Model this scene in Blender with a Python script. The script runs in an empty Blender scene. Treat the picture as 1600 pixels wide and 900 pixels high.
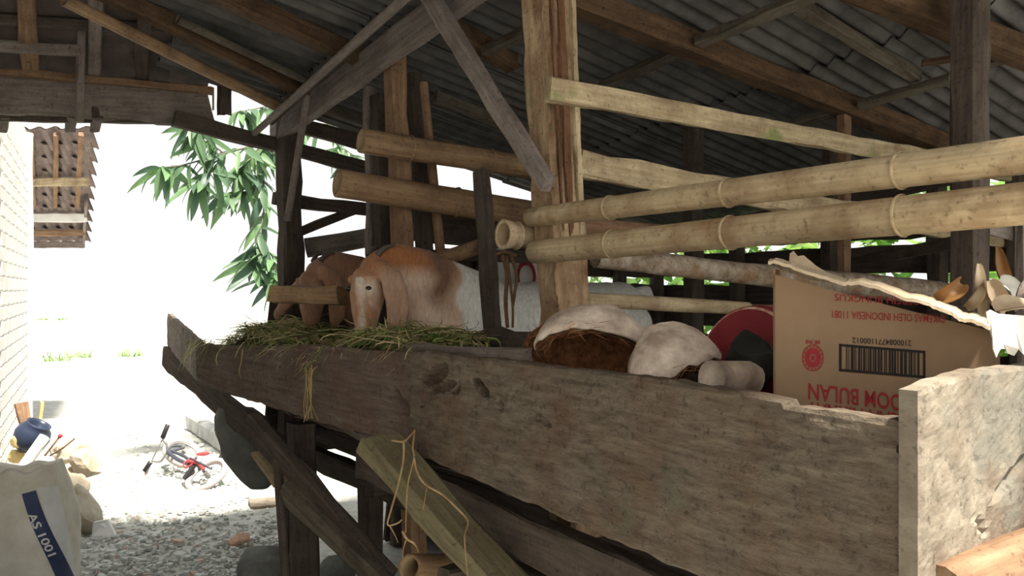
import bpy, bmesh, math, random
from mathutils import Vector, Matrix, noise
from mathutils.bvhtree import BVHTree
random.seed(7)
scene = bpy.context.scene
col = scene.collection

# ------------------------------------------------------------------ camera, sky, exposure
F = 1330.0                       # focal length in pixels of the 1600x900 frame
CAMH = 1.5
cam_d = bpy.data.cameras.new('camera')
cam_d.sensor_width = 36.0
cam_d.lens = 36.0 * F / 1600.0
cam_d.clip_start = 0.02
cam_d.clip_end = 300
cam = bpy.data.objects.new('camera', cam_d)
cam.location = (0, 0, CAMH)
cam.rotation_euler = (math.pi / 2, 0, 0)
col.objects.link(cam)
scene.camera = cam

world = bpy.data.worlds.new('overcast_sky')
scene.world = world
world.use_nodes = True
bg = world.node_tree.nodes['Background']
bg.inputs['Color'].default_value = (1.0, 0.985, 0.96, 1)
bg.inputs['Strength'].default_value = 1.8

sun_d = bpy.data.lights.new('sun_offscreen', 'SUN')
sun_d.energy = 21.0
sun_d.angle = math.radians(6)
sun_d.color = (1.0, 0.93, 0.8)
sun = bpy.data.objects.new('sun_offscreen', sun_d)
to_sun = Vector((0.64, -0.76, 2.05)).normalized()
sun.rotation_euler = to_sun.to_track_quat('Z', 'Y').to_euler()
sun.location = to_sun * 30
col.objects.link(sun)

vs = scene.view_settings
vs.view_transform = 'Standard'
vs.look = 'None'
vs.exposure = -0.68
vs.gamma = 1
vs.use_curve_mapping = False

# ------------------------------------------------------------------ frames of reference
D = Vector((-0.568, 0.823, 0.0)).normalized()      # along the feeding trough, away from the camera
N = Vector((0.823, 0.568, 0.0)).normalized()       # from the alley into the pen
O = Vector((0.943, 1.506, 0.0))                    # near front corner of the pen
UP = Vector((0, 0, 1))
A = Vector((-0.439, 0.898, 0.0)).normalized()      # along the alley
CAM = Vector((0, 0, CAMH))

def pc(t, s, h):
    return O + D * t + N * s + UP * h
def ray(x, y):
    return Vector(((x - 800) / F, 1.0, -(y - 450) / F))
def P(x, y, Z):
    return CAM + ray(x, y) * Z
def hit(x, y, p0, nrm):
    r = ray(x, y)
    return CAM + r * ((p0 - CAM).dot(nrm) / r.dot(nrm))
def PS(x, y, s):                                   # on the vertical plane at depth s into the pen
    return hit(x, y, O + N * s, N)
def PT(x, y, t):
    return hit(x, y, O + D * t, D)
def PG(x, y, h=0.0):
    return hit(x, y, Vector((0, 0, h)), UP)
RSL = 0.2
RTL = 0.10
RN = (UP + N * RSL + D * RTL).normalized()
def roof_h(s, t):
    return 2.46 + RTL * (3.755 - t) - RSL * s
def PR(x, y, off=0.0):                             # on the underside of the shed roof
    return hit(x, y, O + UP * (roof_h(0, 0) - off), RN)

# ------------------------------------------------------------------ materials
def new_mat(name):
    m = bpy.data.materials.new(name)
    m.use_nodes = True
    nt = m.node_tree
    return m, nt, nt.nodes['Principled BSDF']
def node(nt, typ, **kw):
    n = nt.nodes.new(typ)
    for k, v in kw.items():
        setattr(n, k, v)
    return n
def c4(c):
    return (c[0], c[1], c[2], 1)
def ramp(nt, fac, stops):
    r = node(nt, 'ShaderNodeValToRGB')
    e = r.color_ramp.elements
    while len(e) > 1:
        e.remove(e[-1])
    e[0].position, e[0].color = stops[0][0], c4(stops[0][1])
    for p, c in stops[1:]:
        x = e.new(p)
        x.color = c4(c)
    nt.links.new(fac, r.inputs['Fac'])
    return r
def obj_coords(nt, scale):
    tc = node(nt, 'ShaderNodeTexCoord')
    oi = node(nt, 'ShaderNodeObjectInfo')
    mul = node(nt, 'ShaderNodeMath', operation='MULTIPLY')
    mul.inputs[1].default_value = 37.0
    nt.links.new(oi.outputs['Random'], mul.inputs[0])
    add = node(nt, 'ShaderNodeVectorMath', operation='ADD')
    nt.links.new(tc.outputs['Object'], add.inputs[0])
    nt.links.new(mul.outputs[0], add.inputs[1])
    mp = node(nt, 'ShaderNodeMapping')
    mp.inputs['Scale'].default_value = scale
    nt.links.new(add.outputs[0], mp.inputs['Vector'])
    return add, mp
def noise_node(nt, vec, scale, detail=6, rough=0.6):
    n = node(nt, 'ShaderNodeTexNoise')
    n.inputs['Scale'].default_value = scale
    n.inputs['Detail'].default_value = detail
    n.inputs['Roughness'].default_value = rough
    nt.links.new(vec, n.inputs['Vector'])
    return n
def mix(nt, fac, a, b, blend='MIX'):
    m = node(nt, 'ShaderNodeMix', data_type='RGBA', blend_type=blend)
    if isinstance(fac, (int, float)):
        m.inputs[0].default_value = fac
    else:
        nt.links.new(fac, m.inputs[0])
    for i, v in ((6, a), (7, b)):
        if isinstance(v, tuple):
            m.inputs[i].default_value = c4(v)
        else:
            nt.links.new(v, m.inputs[i])
    return m.outputs[2]
def bump(nt, bsdf, h, strength=0.4, dist=0.004):
    b = node(nt, 'ShaderNodeBump')
    b.inputs['Strength'].default_value = strength
    b.inputs['Distance'].default_value = dist
    nt.links.new(h, b.inputs['Height'])
    nt.links.new(b.outputs[0], bsdf.inputs['Normal'])

def wood(name, dark, light, stain=None, stain_amt=0.45, patch=None, patch_lo=0.55, rough=0.85, along=2.0, across=26.0, bstr=0.5, bdist=0.004):
    """weathered timber: grain along local x, blotches and an optional second colour in patches (moss, bark)"""
    m, nt, b = new_mat(name)
    add, mp = obj_coords(nt, (along, across, across))
    g = noise_node(nt, mp.outputs[0], 2.2, 8, 0.65)
    r = ramp(nt, g.outputs['Fac'], [(0.3, dark), (0.7, light)])
    c = r.outputs[0]
    big = noise_node(nt, add.outputs[0], 7.0, 5, 0.6)
    if stain:
        f = ramp(nt, big.outputs['Fac'], [(0.45, (0, 0, 0)), (0.68, (stain_amt,) * 3)])
        c = mix(nt, f.outputs[0], c, stain)
    if patch:
        p = noise_node(nt, add.outputs[0], 4.5, 6, 0.65)
        f = ramp(nt, p.outputs['Fac'], [(patch_lo, (0, 0, 0)), (patch_lo + 0.1, (0.85,) * 3)])
        c = mix(nt, f.outputs[0], c, patch)
    pits = noise_node(nt, add.outputs[0], 60.0, 3, 0.7)
    f = ramp(nt, pits.outputs['Fac'], [(0.30, (0.55,) * 3), (0.44, (1, 1, 1))])
    c = mix(nt, 1.0, c, f.outputs[0], 'MULTIPLY')
    nt.links.new(c, b.inputs['Base Color'])
    b.inputs['Roughness'].default_value = rough
    b.inputs['Specular IOR Level'].default_value = 0.12
    hh = mix(nt, 0.5, g.outputs['Fac'], pits.outputs['Fac'])
    bump(nt, b, hh, bstr, bdist)
    return m
def plain(name, c, rough=0.7, c2=None, scale=20, bstr=0.0, spec=0.3, metallic=0.0):
    m, nt, b = new_mat(name)
    b.inputs['Roughness'].default_value = rough
    b.inputs['Specular IOR Level'].default_value = spec
    b.inputs['Metallic'].default_value = metallic
    if c2:
        add, mp = obj_coords(nt, (1, 1, 1))
        n = noise_node(nt, mp.outputs[0], scale, 6, 0.65)
        r = ramp(nt, n.outputs['Fac'], [(0.35, c), (0.65, c2)])
        nt.links.new(r.outputs[0], b.inputs['Base Color'])
        if bstr:
            bump(nt, b, n.outputs['Fac'], bstr, 0.006)
    else:
        b.inputs['Base Color'].default_value = c4(c)
    return m
def island_mat(name, stops, rough=0.7, trans=0.0):
    m, nt, b = new_mat(name)
    g = node(nt, 'ShaderNodeNewGeometry')
    r = ramp(nt, g.outputs['Random Per Island'], stops)
    nt.links.new(r.outputs[0], b.inputs['Base Color'])
    b.inputs['Roughness'].default_value = rough
    b.inputs['Specular IOR Level'].default_value = 0.2
    if trans:
        t = node(nt, 'ShaderNodeBsdfTranslucent')
        nt.links.new(r.outputs[0], t.inputs['Color'])
        ms = node(nt, 'ShaderNodeMixShader')
        ms.inputs[0].default_value = trans
        nt.links.new(b.outputs[0], ms.inputs[1])
        nt.links.new(t.outputs[0], ms.inputs[2])
        nt.links.new(ms.outputs[0], nt.nodes['Material Output'].inputs['Surface'])
    return m
def leaf_mat(name, c1, c2, trans=0.35):
    m, nt, b = new_mat(name)
    oi = node(nt, 'ShaderNodeObjectInfo')
    r = ramp(nt, oi.outputs['Random'], [(0.0, c1), (1.0, c2)])
    nt.links.new(r.outputs[0], b.inputs['Base Color'])
    b.inputs['Roughness'].default_value = 0.45
    t = node(nt, 'ShaderNodeBsdfTranslucent')
    nt.links.new(r.outputs[0], t.inputs['Color'])
    ms = node(nt, 'ShaderNodeMixShader')
    ms.inputs[0].default_value = trans
    nt.links.new(b.outputs[0], ms.inputs[1])
    nt.links.new(t.outputs[0], ms.inputs[2])
    nt.links.new(ms.outputs[0], nt.nodes['Material Output'].inputs['Surface'])
    return m

M = {}
M['board'] = wood('weathered_board', (0.075, 0.058, 0.044), (0.19, 0.155, 0.12), stain=(0.12, 0.065, 0.04), stain_amt=0.5, patch=(0.10, 0.105, 0.075), patch_lo=0.6, bstr=1.0, bdist=0.009, along=6, across=30)
M['board_far'] = wood('weathered_board_far', (0.075, 0.056, 0.046), (0.18, 0.14, 0.115), stain=(0.10, 0.05, 0.04), stain_amt=0.5)
M['board_pale'] = wood('pale_board', (0.17, 0.145, 0.115), (0.32, 0.28, 0.225), stain=(0.13, 0.095, 0.07), stain_amt=0.8, patch=(0.17, 0.16, 0.135), patch_lo=0.54, along=3, across=12, bstr=0.8)  # grain paler than the other trough boards
M['post'] = wood('barky_post', (0.24, 0.15, 0.09), (0.58, 0.43, 0.28), stain=(0.13, 0.05, 0.025), stain_amt=0.75, patch=(0.22, 0.22, 0.13), patch_lo=0.6, bstr=1.0, bdist=0.012, across=14)
M['bark_red'] = wood('red_brown_bark', (0.07, 0.035, 0.02), (0.21, 0.115, 0.065), stain=(0.07, 0.03, 0.015), bstr=1.0, bdist=0.01, across=10)
M['brown'] = wood('brown_timber', (0.17, 0.10, 0.06), (0.34, 0.22, 0.14), stain=(0.12, 0.06, 0.04))
M['dark'] = wood('dark_timber', (0.055, 0.043, 0.036), (0.12, 0.095, 0.08), stain=(0.03, 0.02, 0.018))
M['grey'] = wood('grey_timber', (0.15, 0.125, 0.115), (0.31, 0.265, 0.24), stain=(0.09, 0.06, 0.05))
M['mossy'] = wood('mossy_rail', (0.30, 0.23, 0.14), (0.60, 0.49, 0.32), stain=(0.22, 0.15, 0.09), stain_amt=0.75, patch=(0.20, 0.24, 0.09), patch_lo=0.58)
M['pale'] = wood('pale_rail', (0.33, 0.25, 0.15), (0.60, 0.49, 0.33), stain=(0.22, 0.15, 0.09), stain_amt=0.7)
M['rafter'] = wood('dark_rafter', (0.06, 0.038, 0.024), (0.14, 0.085, 0.05), stain=(0.04, 0.025, 0.018), stain_amt=0.7)  # dark brown grain with darker random blotches
M['rafter_grey'] = wood('grey_rafter', (0.08, 0.068, 0.054), (0.17, 0.145, 0.115), stain=(0.06, 0.05, 0.04), stain_amt=0.7)
M['bamboo'] = wood('dry_bamboo', (0.42, 0.32, 0.20), (0.62, 0.50, 0.33), stain=(0.25, 0.145, 0.075), stain_amt=0.85, patch=(0.46, 0.40, 0.29), patch_lo=0.6, rough=0.5, along=1.5, across=60, bstr=0.15, bdist=0.001)
M['bamboo_old'] = wood('old_bamboo', (0.20, 0.12, 0.07), (0.40, 0.27, 0.16), stain=(0.13, 0.075, 0.05), stain_amt=0.7, rough=0.6, along=1.5, across=40, bstr=0.2, bdist=0.002)
M['bamboo_pale'] = wood('pale_bamboo', (0.45, 0.34, 0.22), (0.66, 0.52, 0.36), stain=(0.35, 0.24, 0.15), rough=0.6, along=2, across=40, bstr=0.2, bdist=0.002)
M['bamboo_node'] = plain('bamboo_node_ring', (0.62, 0.50, 0.33), 0.6, (0.42, 0.31, 0.18), 60)
M['bamboo_in'] = plain('bamboo_hollow', (0.34, 0.25, 0.15), 0.9)
M['log'] = wood('mottled_log', (0.16, 0.10, 0.06), (0.50, 0.44, 0.37), stain=(0.24, 0.12, 0.05), stain_amt=0.7, along=9, across=9, bstr=0.8, bdist=0.01)
M['brace'] = wood('green_tinged_brace', (0.10, 0.085, 0.05), (0.21, 0.18, 0.11), stain=(0.10, 0.075, 0.045), patch=(0.13, 0.15, 0.07), patch_lo=0.56)
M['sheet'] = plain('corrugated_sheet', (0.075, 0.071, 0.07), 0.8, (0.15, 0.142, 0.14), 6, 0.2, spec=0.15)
M['husk'] = plain('dry_husk_skin', (0.36, 0.27, 0.22), 0.5, (0.78, 0.66, 0.56), 16, 1.0)
M['coir'] = plain('coconut_coir', (0.12, 0.045, 0.018), 0.95, (0.34, 0.15, 0.07), 50, 1.0)
M['coir_strand'] = island_mat('coir_strands', [(0, (0.18, 0.065, 0.025)), (0.6, (0.40, 0.18, 0.08)), (1, (0.62, 0.38, 0.21))], 0.9)
M['card'] = plain('brown_cardboard', (0.26, 0.17, 0.105), 0.85, (0.32, 0.215, 0.135), 5)
M['card_torn'] = plain('torn_cardboard', (0.44, 0.34, 0.23), 0.9, (0.56, 0.46, 0.34), 40, 0.6)
M['print_red'] = plain('red_print', (0.33, 0.03, 0.035), 0.8)
M['print_black'] = plain('black_print', (0.02, 0.017, 0.016), 0.8)
M['paper'] = plain('torn_white_paper', (0.74, 0.72, 0.66), 0.9, (0.84, 0.82, 0.78), 20)
M['red'] = plain('red_plastic', (0.17, 0.013, 0.022), 0.6, (0.23, 0.02, 0.028), 8)
M['red_rim'] = plain('scuffed_rim', (0.60, 0.44, 0.34), 0.8, (0.26, 0.06, 0.05), 30)
M['black'] = plain('plain_black', (0.015, 0.015, 0.015), 0.6)
M['grass'] = island_mat('cut_grass', [(0, (0.07, 0.09, 0.03)), (0.2, (0.13, 0.22, 0.05)), (0.36, (0.32, 0.42, 0.13)), (0.52, (0.58, 0.56, 0.27)), (0.75, (0.82, 0.68, 0.42)), (1, (0.50, 0.32, 0.20))], 0.7, 0.2)
M['mound'] = plain('packed_grass', (0.16, 0.18, 0.06), 0.9, (0.44, 0.39, 0.19), 40, 0.8)
M['straw'] = plain('dry_straw', (0.40, 0.30, 0.12), 0.8, (0.26, 0.20, 0.08), 30)
M['root'] = plain('dry_root', (0.26, 0.14, 0.055), 0.8, (0.42, 0.30, 0.17), 25)
M['rope'] = plain('brown_rope', (0.11, 0.06, 0.035), 0.9, (0.20, 0.12, 0.07), 60)
M['ground'] = plain('trodden_earth', (0.34, 0.345, 0.32), 0.95, (0.52, 0.53, 0.50), 14, 0.8)
M['rubble'] = island_mat('stone_chips', [(0, (0.32, 0.33, 0.31)), (0.25, (0.44, 0.46, 0.44)), (0.93, (0.64, 0.67, 0.65)), (1, (0.52, 0.36, 0.29))], 0.9)
M['stone'] = plain('field_stone', (0.36, 0.30, 0.22), 0.9, (0.58, 0.53, 0.44), 7, 0.6)
M['stone_dark'] = plain('dark_stone', (0.12, 0.125, 0.12), 0.85, (0.24, 0.25, 0.24), 6, 0.6)  # grey, darker than the field stone
M['brick'] = plain('old_brick', (0.50, 0.27, 0.19), 0.9, (0.62, 0.42, 0.33), 10, 0.5)
M['wallw'] = plain('whitewashed_wall', (0.60, 0.58, 0.55), 0.9, (0.76, 0.75, 0.73), 5, 0.4)
M['concrete'] = plain('concrete', (0.36, 0.37, 0.36), 0.9, (0.52, 0.53, 0.52), 8, 0.4)
M['tile'] = plain('clay_tile_underside', (0.16, 0.13, 0.125), 0.9, (0.26, 0.20, 0.18), 9, 0.3)
M['eave_panel'] = plain('dark_roof_panel', (0.07, 0.055, 0.052), 0.9, (0.14, 0.105, 0.095), 7, 0.6)  # dark brown, mottled at random
M['sack'] = plain('woven_sack', (0.66, 0.62, 0.52), 0.8, (0.80, 0.77, 0.69), 9, 0.3)
M['sack_white'] = plain('white_woven_plastic', (0.70, 0.70, 0.68), 0.6, (0.80, 0.80, 0.79), 9)
M['blue'] = plain('dark_blue_band', (0.03, 0.045, 0.11), 0.6, (0.05, 0.07, 0.15), 15)
M['navy'] = plain('navy_plastic', (0.025, 0.035, 0.07), 0.35)
M['white'] = plain('white_plastic', (0.80, 0.80, 0.80), 0.4)
M['yellow'] = plain('yellow_ochre', (0.55, 0.40, 0.16), 0.8, (0.66, 0.54, 0.28), 12)
M['rubber'] = plain('black_rubber', (0.02, 0.02, 0.022), 0.6)
M['tyre_white'] = plain('white_tyre', (0.42, 0.37, 0.36), 0.7)
M['steel'] = plain('grey_steel', (0.28, 0.27, 0.27), 0.45, metallic=0.6)
M['bike_blue'] = plain('blue_grey_paint', (0.05, 0.055, 0.075), 0.4)
M['bike_red'] = plain('red_paint', (0.50, 0.05, 0.06), 0.4)
M['cloth_grey'] = plain('grey_tarpaulin', (0.10, 0.10, 0.095), 0.8, (0.17, 0.165, 0.155), 8, 0.3)
M['mango'] = leaf_mat('mango_leaf', (0.07, 0.13, 0.10), (0.22, 0.38, 0.17), 0.45)
M['banana'] = leaf_mat('banana_leaf', (0.09, 0.22, 0.04), (0.22, 0.38, 0.08), 0.5)
M['hedge'] = island_mat('undergrowth_leaves', [(0, (0.06, 0.16, 0.03)), (0.6, (0.20, 0.40, 0.08)), (1, (0.45, 0.62, 0.25))], 0.6, 0.4)
M['weed'] = island_mat('weed_blades', [(0, (0.15, 0.28, 0.08)), (1, (0.35, 0.50, 0.18))], 0.7, 0.3)
M['bark'] = wood('tree_bark', (0.10, 0.085, 0.07), (0.24, 0.21, 0.18), along=6, across=12)
M['dryleaf'] = leaf_mat('dry_corn_husk', (0.46, 0.34, 0.22), (0.70, 0.60, 0.46), 0.25)
M['dryleaf_brown'] = leaf_mat('brown_dry_leaf', (0.25, 0.12, 0.04), (0.36, 0.19, 0.07), 0.25)
M['horn'] = plain('horn', (0.09, 0.075, 0.065), 0.5)
M['eye'] = plain('goat_eye', (0.015, 0.012, 0.01), 0.15, spec=0.6)

def fur_mat():
    m, nt, b = new_mat('goat_coat')
    at = node(nt, 'ShaderNodeAttribute')
    at.attribute_name = 'coat'
    tc = node(nt, 'ShaderNodeTexCoord')
    mp = node(nt, 'ShaderNodeMapping')
    mp.inputs['Scale'].default_value = (90, 90, 25)
    nt.links.new(tc.outputs['Object'], mp.inputs['Vector'])
    n = noise_node(nt, mp.outputs[0], 1.0, 5, 0.7)
    r = ramp(nt, n.outputs['Fac'], [(0.3, (0.70, 0.68, 0.66)), (0.7, (1.1, 1.1, 1.1))])
    c = mix(nt, 1.0, at.outputs['Color'], r.outputs[0], 'MULTIPLY')
    nt.links.new(c, b.inputs['Base Color'])
    b.inputs['Roughness'].default_value = 0.75
    b.inputs['Specular IOR Level'].default_value = 0.2
    b.inputs['Sheen Weight'].default_value = 0.2
    bump(nt, b, n.outputs['Fac'], 0.9, 0.008)
    return m
M['fur'] = fur_mat()

# ------------------------------------------------------------------ object helpers
def link(o, parent=None):
    col.objects.link(o)
    if parent is not None:
        o.parent = parent
        o.matrix_parent_inverse = parent.matrix_basis.inverted()
    return o
def mesh_obj(name, verts, faces, mat, parent=None, mw=None, smooth=False, mats=None, midx=None):
    me = bpy.data.meshes.new(name)
    me.from_pydata([tuple(v) for v in verts], [], faces)
    for m in (mats or [mat]):
        me.materials.append(m)
    if midx:
        me.polygons.foreach_set('material_index', midx)
    if smooth:
        me.polygons.foreach_set('use_smooth', [True] * len(me.polygons))
    me.update()
    o = bpy.data.objects.new(name, me)
    if mw is not None:
        o.matrix_basis = mw
    return link(o, parent)
def empty(name, loc):
    e = bpy.data.objects.new(name, None)
    e.empty_display_size = 0.1
    e.matrix_basis = Matrix.Translation(Vector(loc))
    col.objects.link(e)
    return e
def tag(o, label, cat, group=None, kind=None):
    o['label'] = label
    if cat:
        o['category'] = cat
    if group:
        o['group'] = group
    if kind:
        o['kind'] = kind
    return o
def frame(a, b, up=UP):
    x = (b - a).normalized()
    if abs(x.dot(up)) > 0.98:
        up = N if abs(x.dot(N)) < 0.9 else D
    y = up.cross(x).normalized()
    z = x.cross(y)
    m = Matrix((x, y, z)).transposed().to_4x4()
    m.translation = a
    return m
_seed = [0]
def nz(x, y=0.0, z=0.0):
    return noise.noise(Vector((x, y, z)))
def beam(name, a, b, w, h, mat, parent=None, up=UP, rough=0.004, taper=1.0, seg=None, cut=0.1, bow=0.0):
    """a sawn or hewn timber from a to b, w wide and h high, with worn edges and uneven faces"""
    _seed[0] += 1
    sd = _seed[0] * 7.31
    L = (b - a).length
    seg = seg or max(3, min(24, int(L / 0.12)))
    ch = min(w, h) * 0.14
    sec = []
    for sx, sy in ((1, 1), (-1, 1), (-1, -1), (1, -1)):
        p1 = (sx * (w / 2 - ch), sy * h / 2)
        p2 = (sx * w / 2, sy * (h / 2 - ch))
        sec += [p1, p2] if sx * sy < 0 else [p2, p1]
    verts, faces = [], []
    for i in range(seg + 1):
        f = i / seg
        k = 1 + (taper - 1) * f
        for j, (y, z) in enumerate(sec):
            q = nz(f * L * 5 + sd, j * 0.9, sd)
            q2 = nz(f * L * 13 + sd, j * 1.7, -sd)
            sc = k * (1 + (q * rough * 1.6 + q2 * rough) / max(0.02, min(w, h) / 2))
            xx = f * L
            if i == 0:
                xx += (z / max(h, 0.01)) * cut * h + nz(j * 2.1, sd) * 0.01
            if i == seg:
                xx += -(z / max(h, 0.01)) * cut * h + nz(j * 2.1, -sd) * 0.01
            verts.append((xx, y * sc, z * sc + bow * math.sin(math.pi * f)))
    n = len(sec)
    for i in range(seg):
        for j in range(n):
            k = (j + 1) % n
            faces.append((i * n + j, i * n + k, (i + 1) * n + k, (i + 1) * n + j))
    faces.append(tuple(range(n))[::-1])
    faces.append(tuple(range(seg * n, seg * n + n)))
    return mesh_obj(name, verts, faces, mat, parent, frame(a, b, up))
def pole(name, a, b, r0, r1, mat, parent=None, nodes=(), ring=14, rough=0.05, bow=0.0, hollow0=False, hollow1=False, node_mat=None, droop=UP):
    """round pole from a to b; nodes = fractions of the length where bamboo joints sit"""
    _seed[0] += 1
    sd = _seed[0] * 5.77
    L = (b - a).length
    stations = [i / max(4, int(L / 0.09)) for i in range(max(4, int(L / 0.09)) + 1)]
    for f in nodes:
        stations = [q for q in stations if abs(q - f) * L > 0.022]
        stations += [f - 0.016 / L, f - 0.006 / L, f, f + 0.007 / L, f + 0.018 / L]
    stations = sorted(q for q in stations if -1e-6 <= q <= 1 + 1e-6)
    verts, faces = [], []
    def prof(f):
        r = r0 + (r1 - r0) * f
        for g in nodes:
            dd = (f - g) * L
            if -0.001 < dd < 0.010:
                r *= 1.05
            elif -0.010 < dd <= -0.001:
                r *= 0.965
        return r
    for f in stations:
        r = prof(f)
        for j in range(ring):
            an = 2 * math.pi * j / ring
            k = 1 + rough * nz(f * L * 4 + sd, math.cos(an) * 0.8, math.sin(an) * 0.8 + sd) + rough * 0.5 * nz(f * L * 14, math.cos(an) * 2 + sd, math.sin(an) * 2)
            verts.append((f * L, math.cos(an) * r * k, math.sin(an) * r * k + bow * math.sin(math.pi * f)))
    n = len(stations)
    for i in range(n - 1):
        for j in range(ring):
            k = (j + 1) % ring
            faces.append((i * ring + j, i * ring + k, (i + 1) * ring + k, (i + 1) * ring + j))
    midx = [0] * len(faces)
    def endcap(i, hollow, sgn):
        base = i * ring
        if not hollow:
            faces.append(tuple(range(base, base + ring))[::-sgn])
            midx.append(0)
            return
        s1 = len(verts)
        for j in range(ring):
            v = Vector(verts[base + j])
            verts.append((v.x, v.y * 0.74, v.z * 0.74))
        s2 = len(verts)
        for j in range(ring):
            v = Vector(verts[base + j])
            verts.append((v.x - sgn * min(0.3, L * 0.6), v.y * 0.7, v.z * 0.7))
        for j in range(ring):
            k = (j + 1) % ring
            q = (base + j, base + k, s1 + k, s1 + j)
            faces.append(q if sgn > 0 else q[::-1])
            midx.append(0)
            q = (s1 + j, s1 + k, s2 + k, s2 + j)
            faces.append(q if sgn > 0 else q[::-1])
            midx.append(1)
        faces.append(tuple(range(s2, s2 + ring))[::-sgn])
        midx.append(1)
    endcap(0, hollow0, -1)
    endcap(n - 1, hollow1, 1)
    o = mesh_obj(name, verts, faces, None, parent, frame(a, b), True, [mat, M['bamboo_in']], midx)
    if node_mat:
        for f in nodes:
            rr = prof(f) * 1.06
            vv, ff = [], []
            for q, (dx, kr) in enumerate(((-0.001, 0.97), (0.0015, 1.012), (0.005, 1.012), (0.008, 0.97))):
                for j in range(ring):
                    an = 2 * math.pi * j / ring
                    vv.append((f * L + dx, math.cos(an) * rr * kr, math.sin(an) * rr * kr + bow * math.sin(math.pi * f)))
            for q in range(3):
                for j in range(ring):
                    k = (j + 1) % ring
                    ff.append((q * ring + j, q * ring + k, (q + 1) * ring + k, (q + 1) * ring + j))
            nd = mesh_obj('node_ring', vv, ff, node_mat, None, None, True)
            nd.parent = o
    return o
def smooth_path(pts, sub=6):
    out = []
    n = len(pts)
    for i in range(n - 1):
        p0, p1, p2, p3 = pts[max(i - 1, 0)], pts[i], pts[i + 1], pts[min(i + 2, n - 1)]
        for k in range(sub):
            t = k / sub
            out.append(0.5 * ((2 * p1) + (p2 - p0) * t + (2 * p0 - 5 * p1 + 4 * p2 - p3) * t * t + (3 * p1 - p0 - 3 * p2 + p3) * t ** 3))
    out.append(pts[-1])
    return out
def tube_geo(pts, r0, r1=None, ring=7, wob=0.0):
    r1 = r0 if r1 is None else r1
    verts, faces = [], []
    n = len(pts)
    ref = Vector((0.31, 0.2, 0.93)).normalized()
    for i, p in enumerate(pts):
        tg = (pts[min(i + 1, n - 1)] - pts[max(i - 1, 0)]).normalized()
        if abs(tg.dot(ref)) > 0.97:
            rr = Vector((1, 0, 0))
        else:
            rr = ref
        u = tg.cross(rr).normalized()
        v = tg.cross(u)
        r = r0 + (r1 - r0) * i / (n - 1)
        r *= 1 + wob * nz(p.x * 60, p.y * 60, p.z * 60)
        for j in range(ring):
            an = 2 * math.pi * j / ring
            verts.append(p + u * (math.cos(an) * r) + v * (math.sin(an) * r))
    for i in range(n - 1):
        for j in range(ring):
            k = (j + 1) % ring
            faces.append((i * ring + j, i * ring + k, (i + 1) * ring + k, (i + 1) * ring + j))
    faces.append(tuple(range(ring))[::-1])
    faces.append(tuple(range((n - 1) * ring, n * ring)))
    return verts, faces
def tube(name, pts, r0, mat, parent=None, r1=None, ring=7, smooth=True, wob=0.0):
    if smooth and len(pts) > 2:
        pts = smooth_path(pts)
    v, f = tube_geo(pts, r0, r1, ring, wob)
    o0 = pts[0].copy()
    return mesh_obj(name, [p - o0 for p in v], f, mat, parent, Matrix.Translation(o0), True)
def multi_tube(name, paths, mat, parent=None):
    V, FF = [], []
    o0 = paths[0][0][0].copy()
    for pts, r0, r1 in paths:
        v, f = tube_geo(smooth_path(pts) if len(pts) > 2 else pts, r0, r1, 6)
        b = len(V)
        V += [p - o0 for p in v]
        FF += [tuple(i + b for i in q) for q in f]
    return mesh_obj(name, V, FF, mat, parent, Matrix.Translation(o0), True)
def rock(name, loc, r, mat, parent=None, seed=None, sub=3, amp=0.35, rotz=0.0):
    bm = bmesh.new()
    bmesh.ops.create_icosphere(bm, subdivisions=sub, radius=1)
    sd = seed if seed is not None else random.random() * 50
    for v in bm.verts:
        p = v.co.copy()
        k = 1 + amp * nz(p.x * 0.9 + sd, p.y * 0.9, p.z * 0.9) + amp * 0.5 * nz(p.x * 2.3, p.y * 2.3 + sd, p.z * 2.3)
        # facet: clamp against a few random planes
        v.co = p * k
    rnd = random.Random(int(sd * 100))
    for _ in range(7):
        nn = Vector((rnd.uniform(-1, 1), rnd.uniform(-1, 1), rnd.uniform(-1, 1))).normalized()
        lim = rnd.uniform(0.6, 0.85)
        for v in bm.verts:
            e = v.co.dot(nn) - lim
            if e > 0:
                v.co -= nn * e * 0.85
    for v in bm.verts:
        v.co = Vector((v.co.x * r[0], v.co.y * r[1], v.co.z * r[2]))
    me = bpy.data.meshes.new(name)
    bm.to_mesh(me)
    bm.free()
    me.materials.append(mat)
    o = bpy.data.objects.new(name, me)
    o.matrix_basis = Matrix.Translation(Vector(loc)) @ Matrix.Rotation(rotz, 4, 'Z')
    return link(o, parent)
def slab_from_outline(name, pts, thick, nrm, mat, parent=None):
    """flat piece with a traced outline and a real thickness; pts are world points, extruded along nrm"""
    o0 = pts[0].copy()
    n = len(pts)
    V = [p - o0 for p in pts] + [p - o0 + nrm * thick for p in pts]
    Fc = [tuple(range(n)), tuple(range(2 * n - 1, n - 1, -1))]
    for i in range(n):
        k = (i + 1) % n
        Fc.append((i, i + n, k + n, k)[::-1])
    o = mesh_obj(name, V, Fc, mat, parent, Matrix.Translation(o0))
    bm = bmesh.new()
    bm.from_mesh(o.data)
    bmesh.ops.recalc_face_normals(bm, faces=bm.faces)
    bm.to_mesh(o.data)
    bm.free()
    return o
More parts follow.
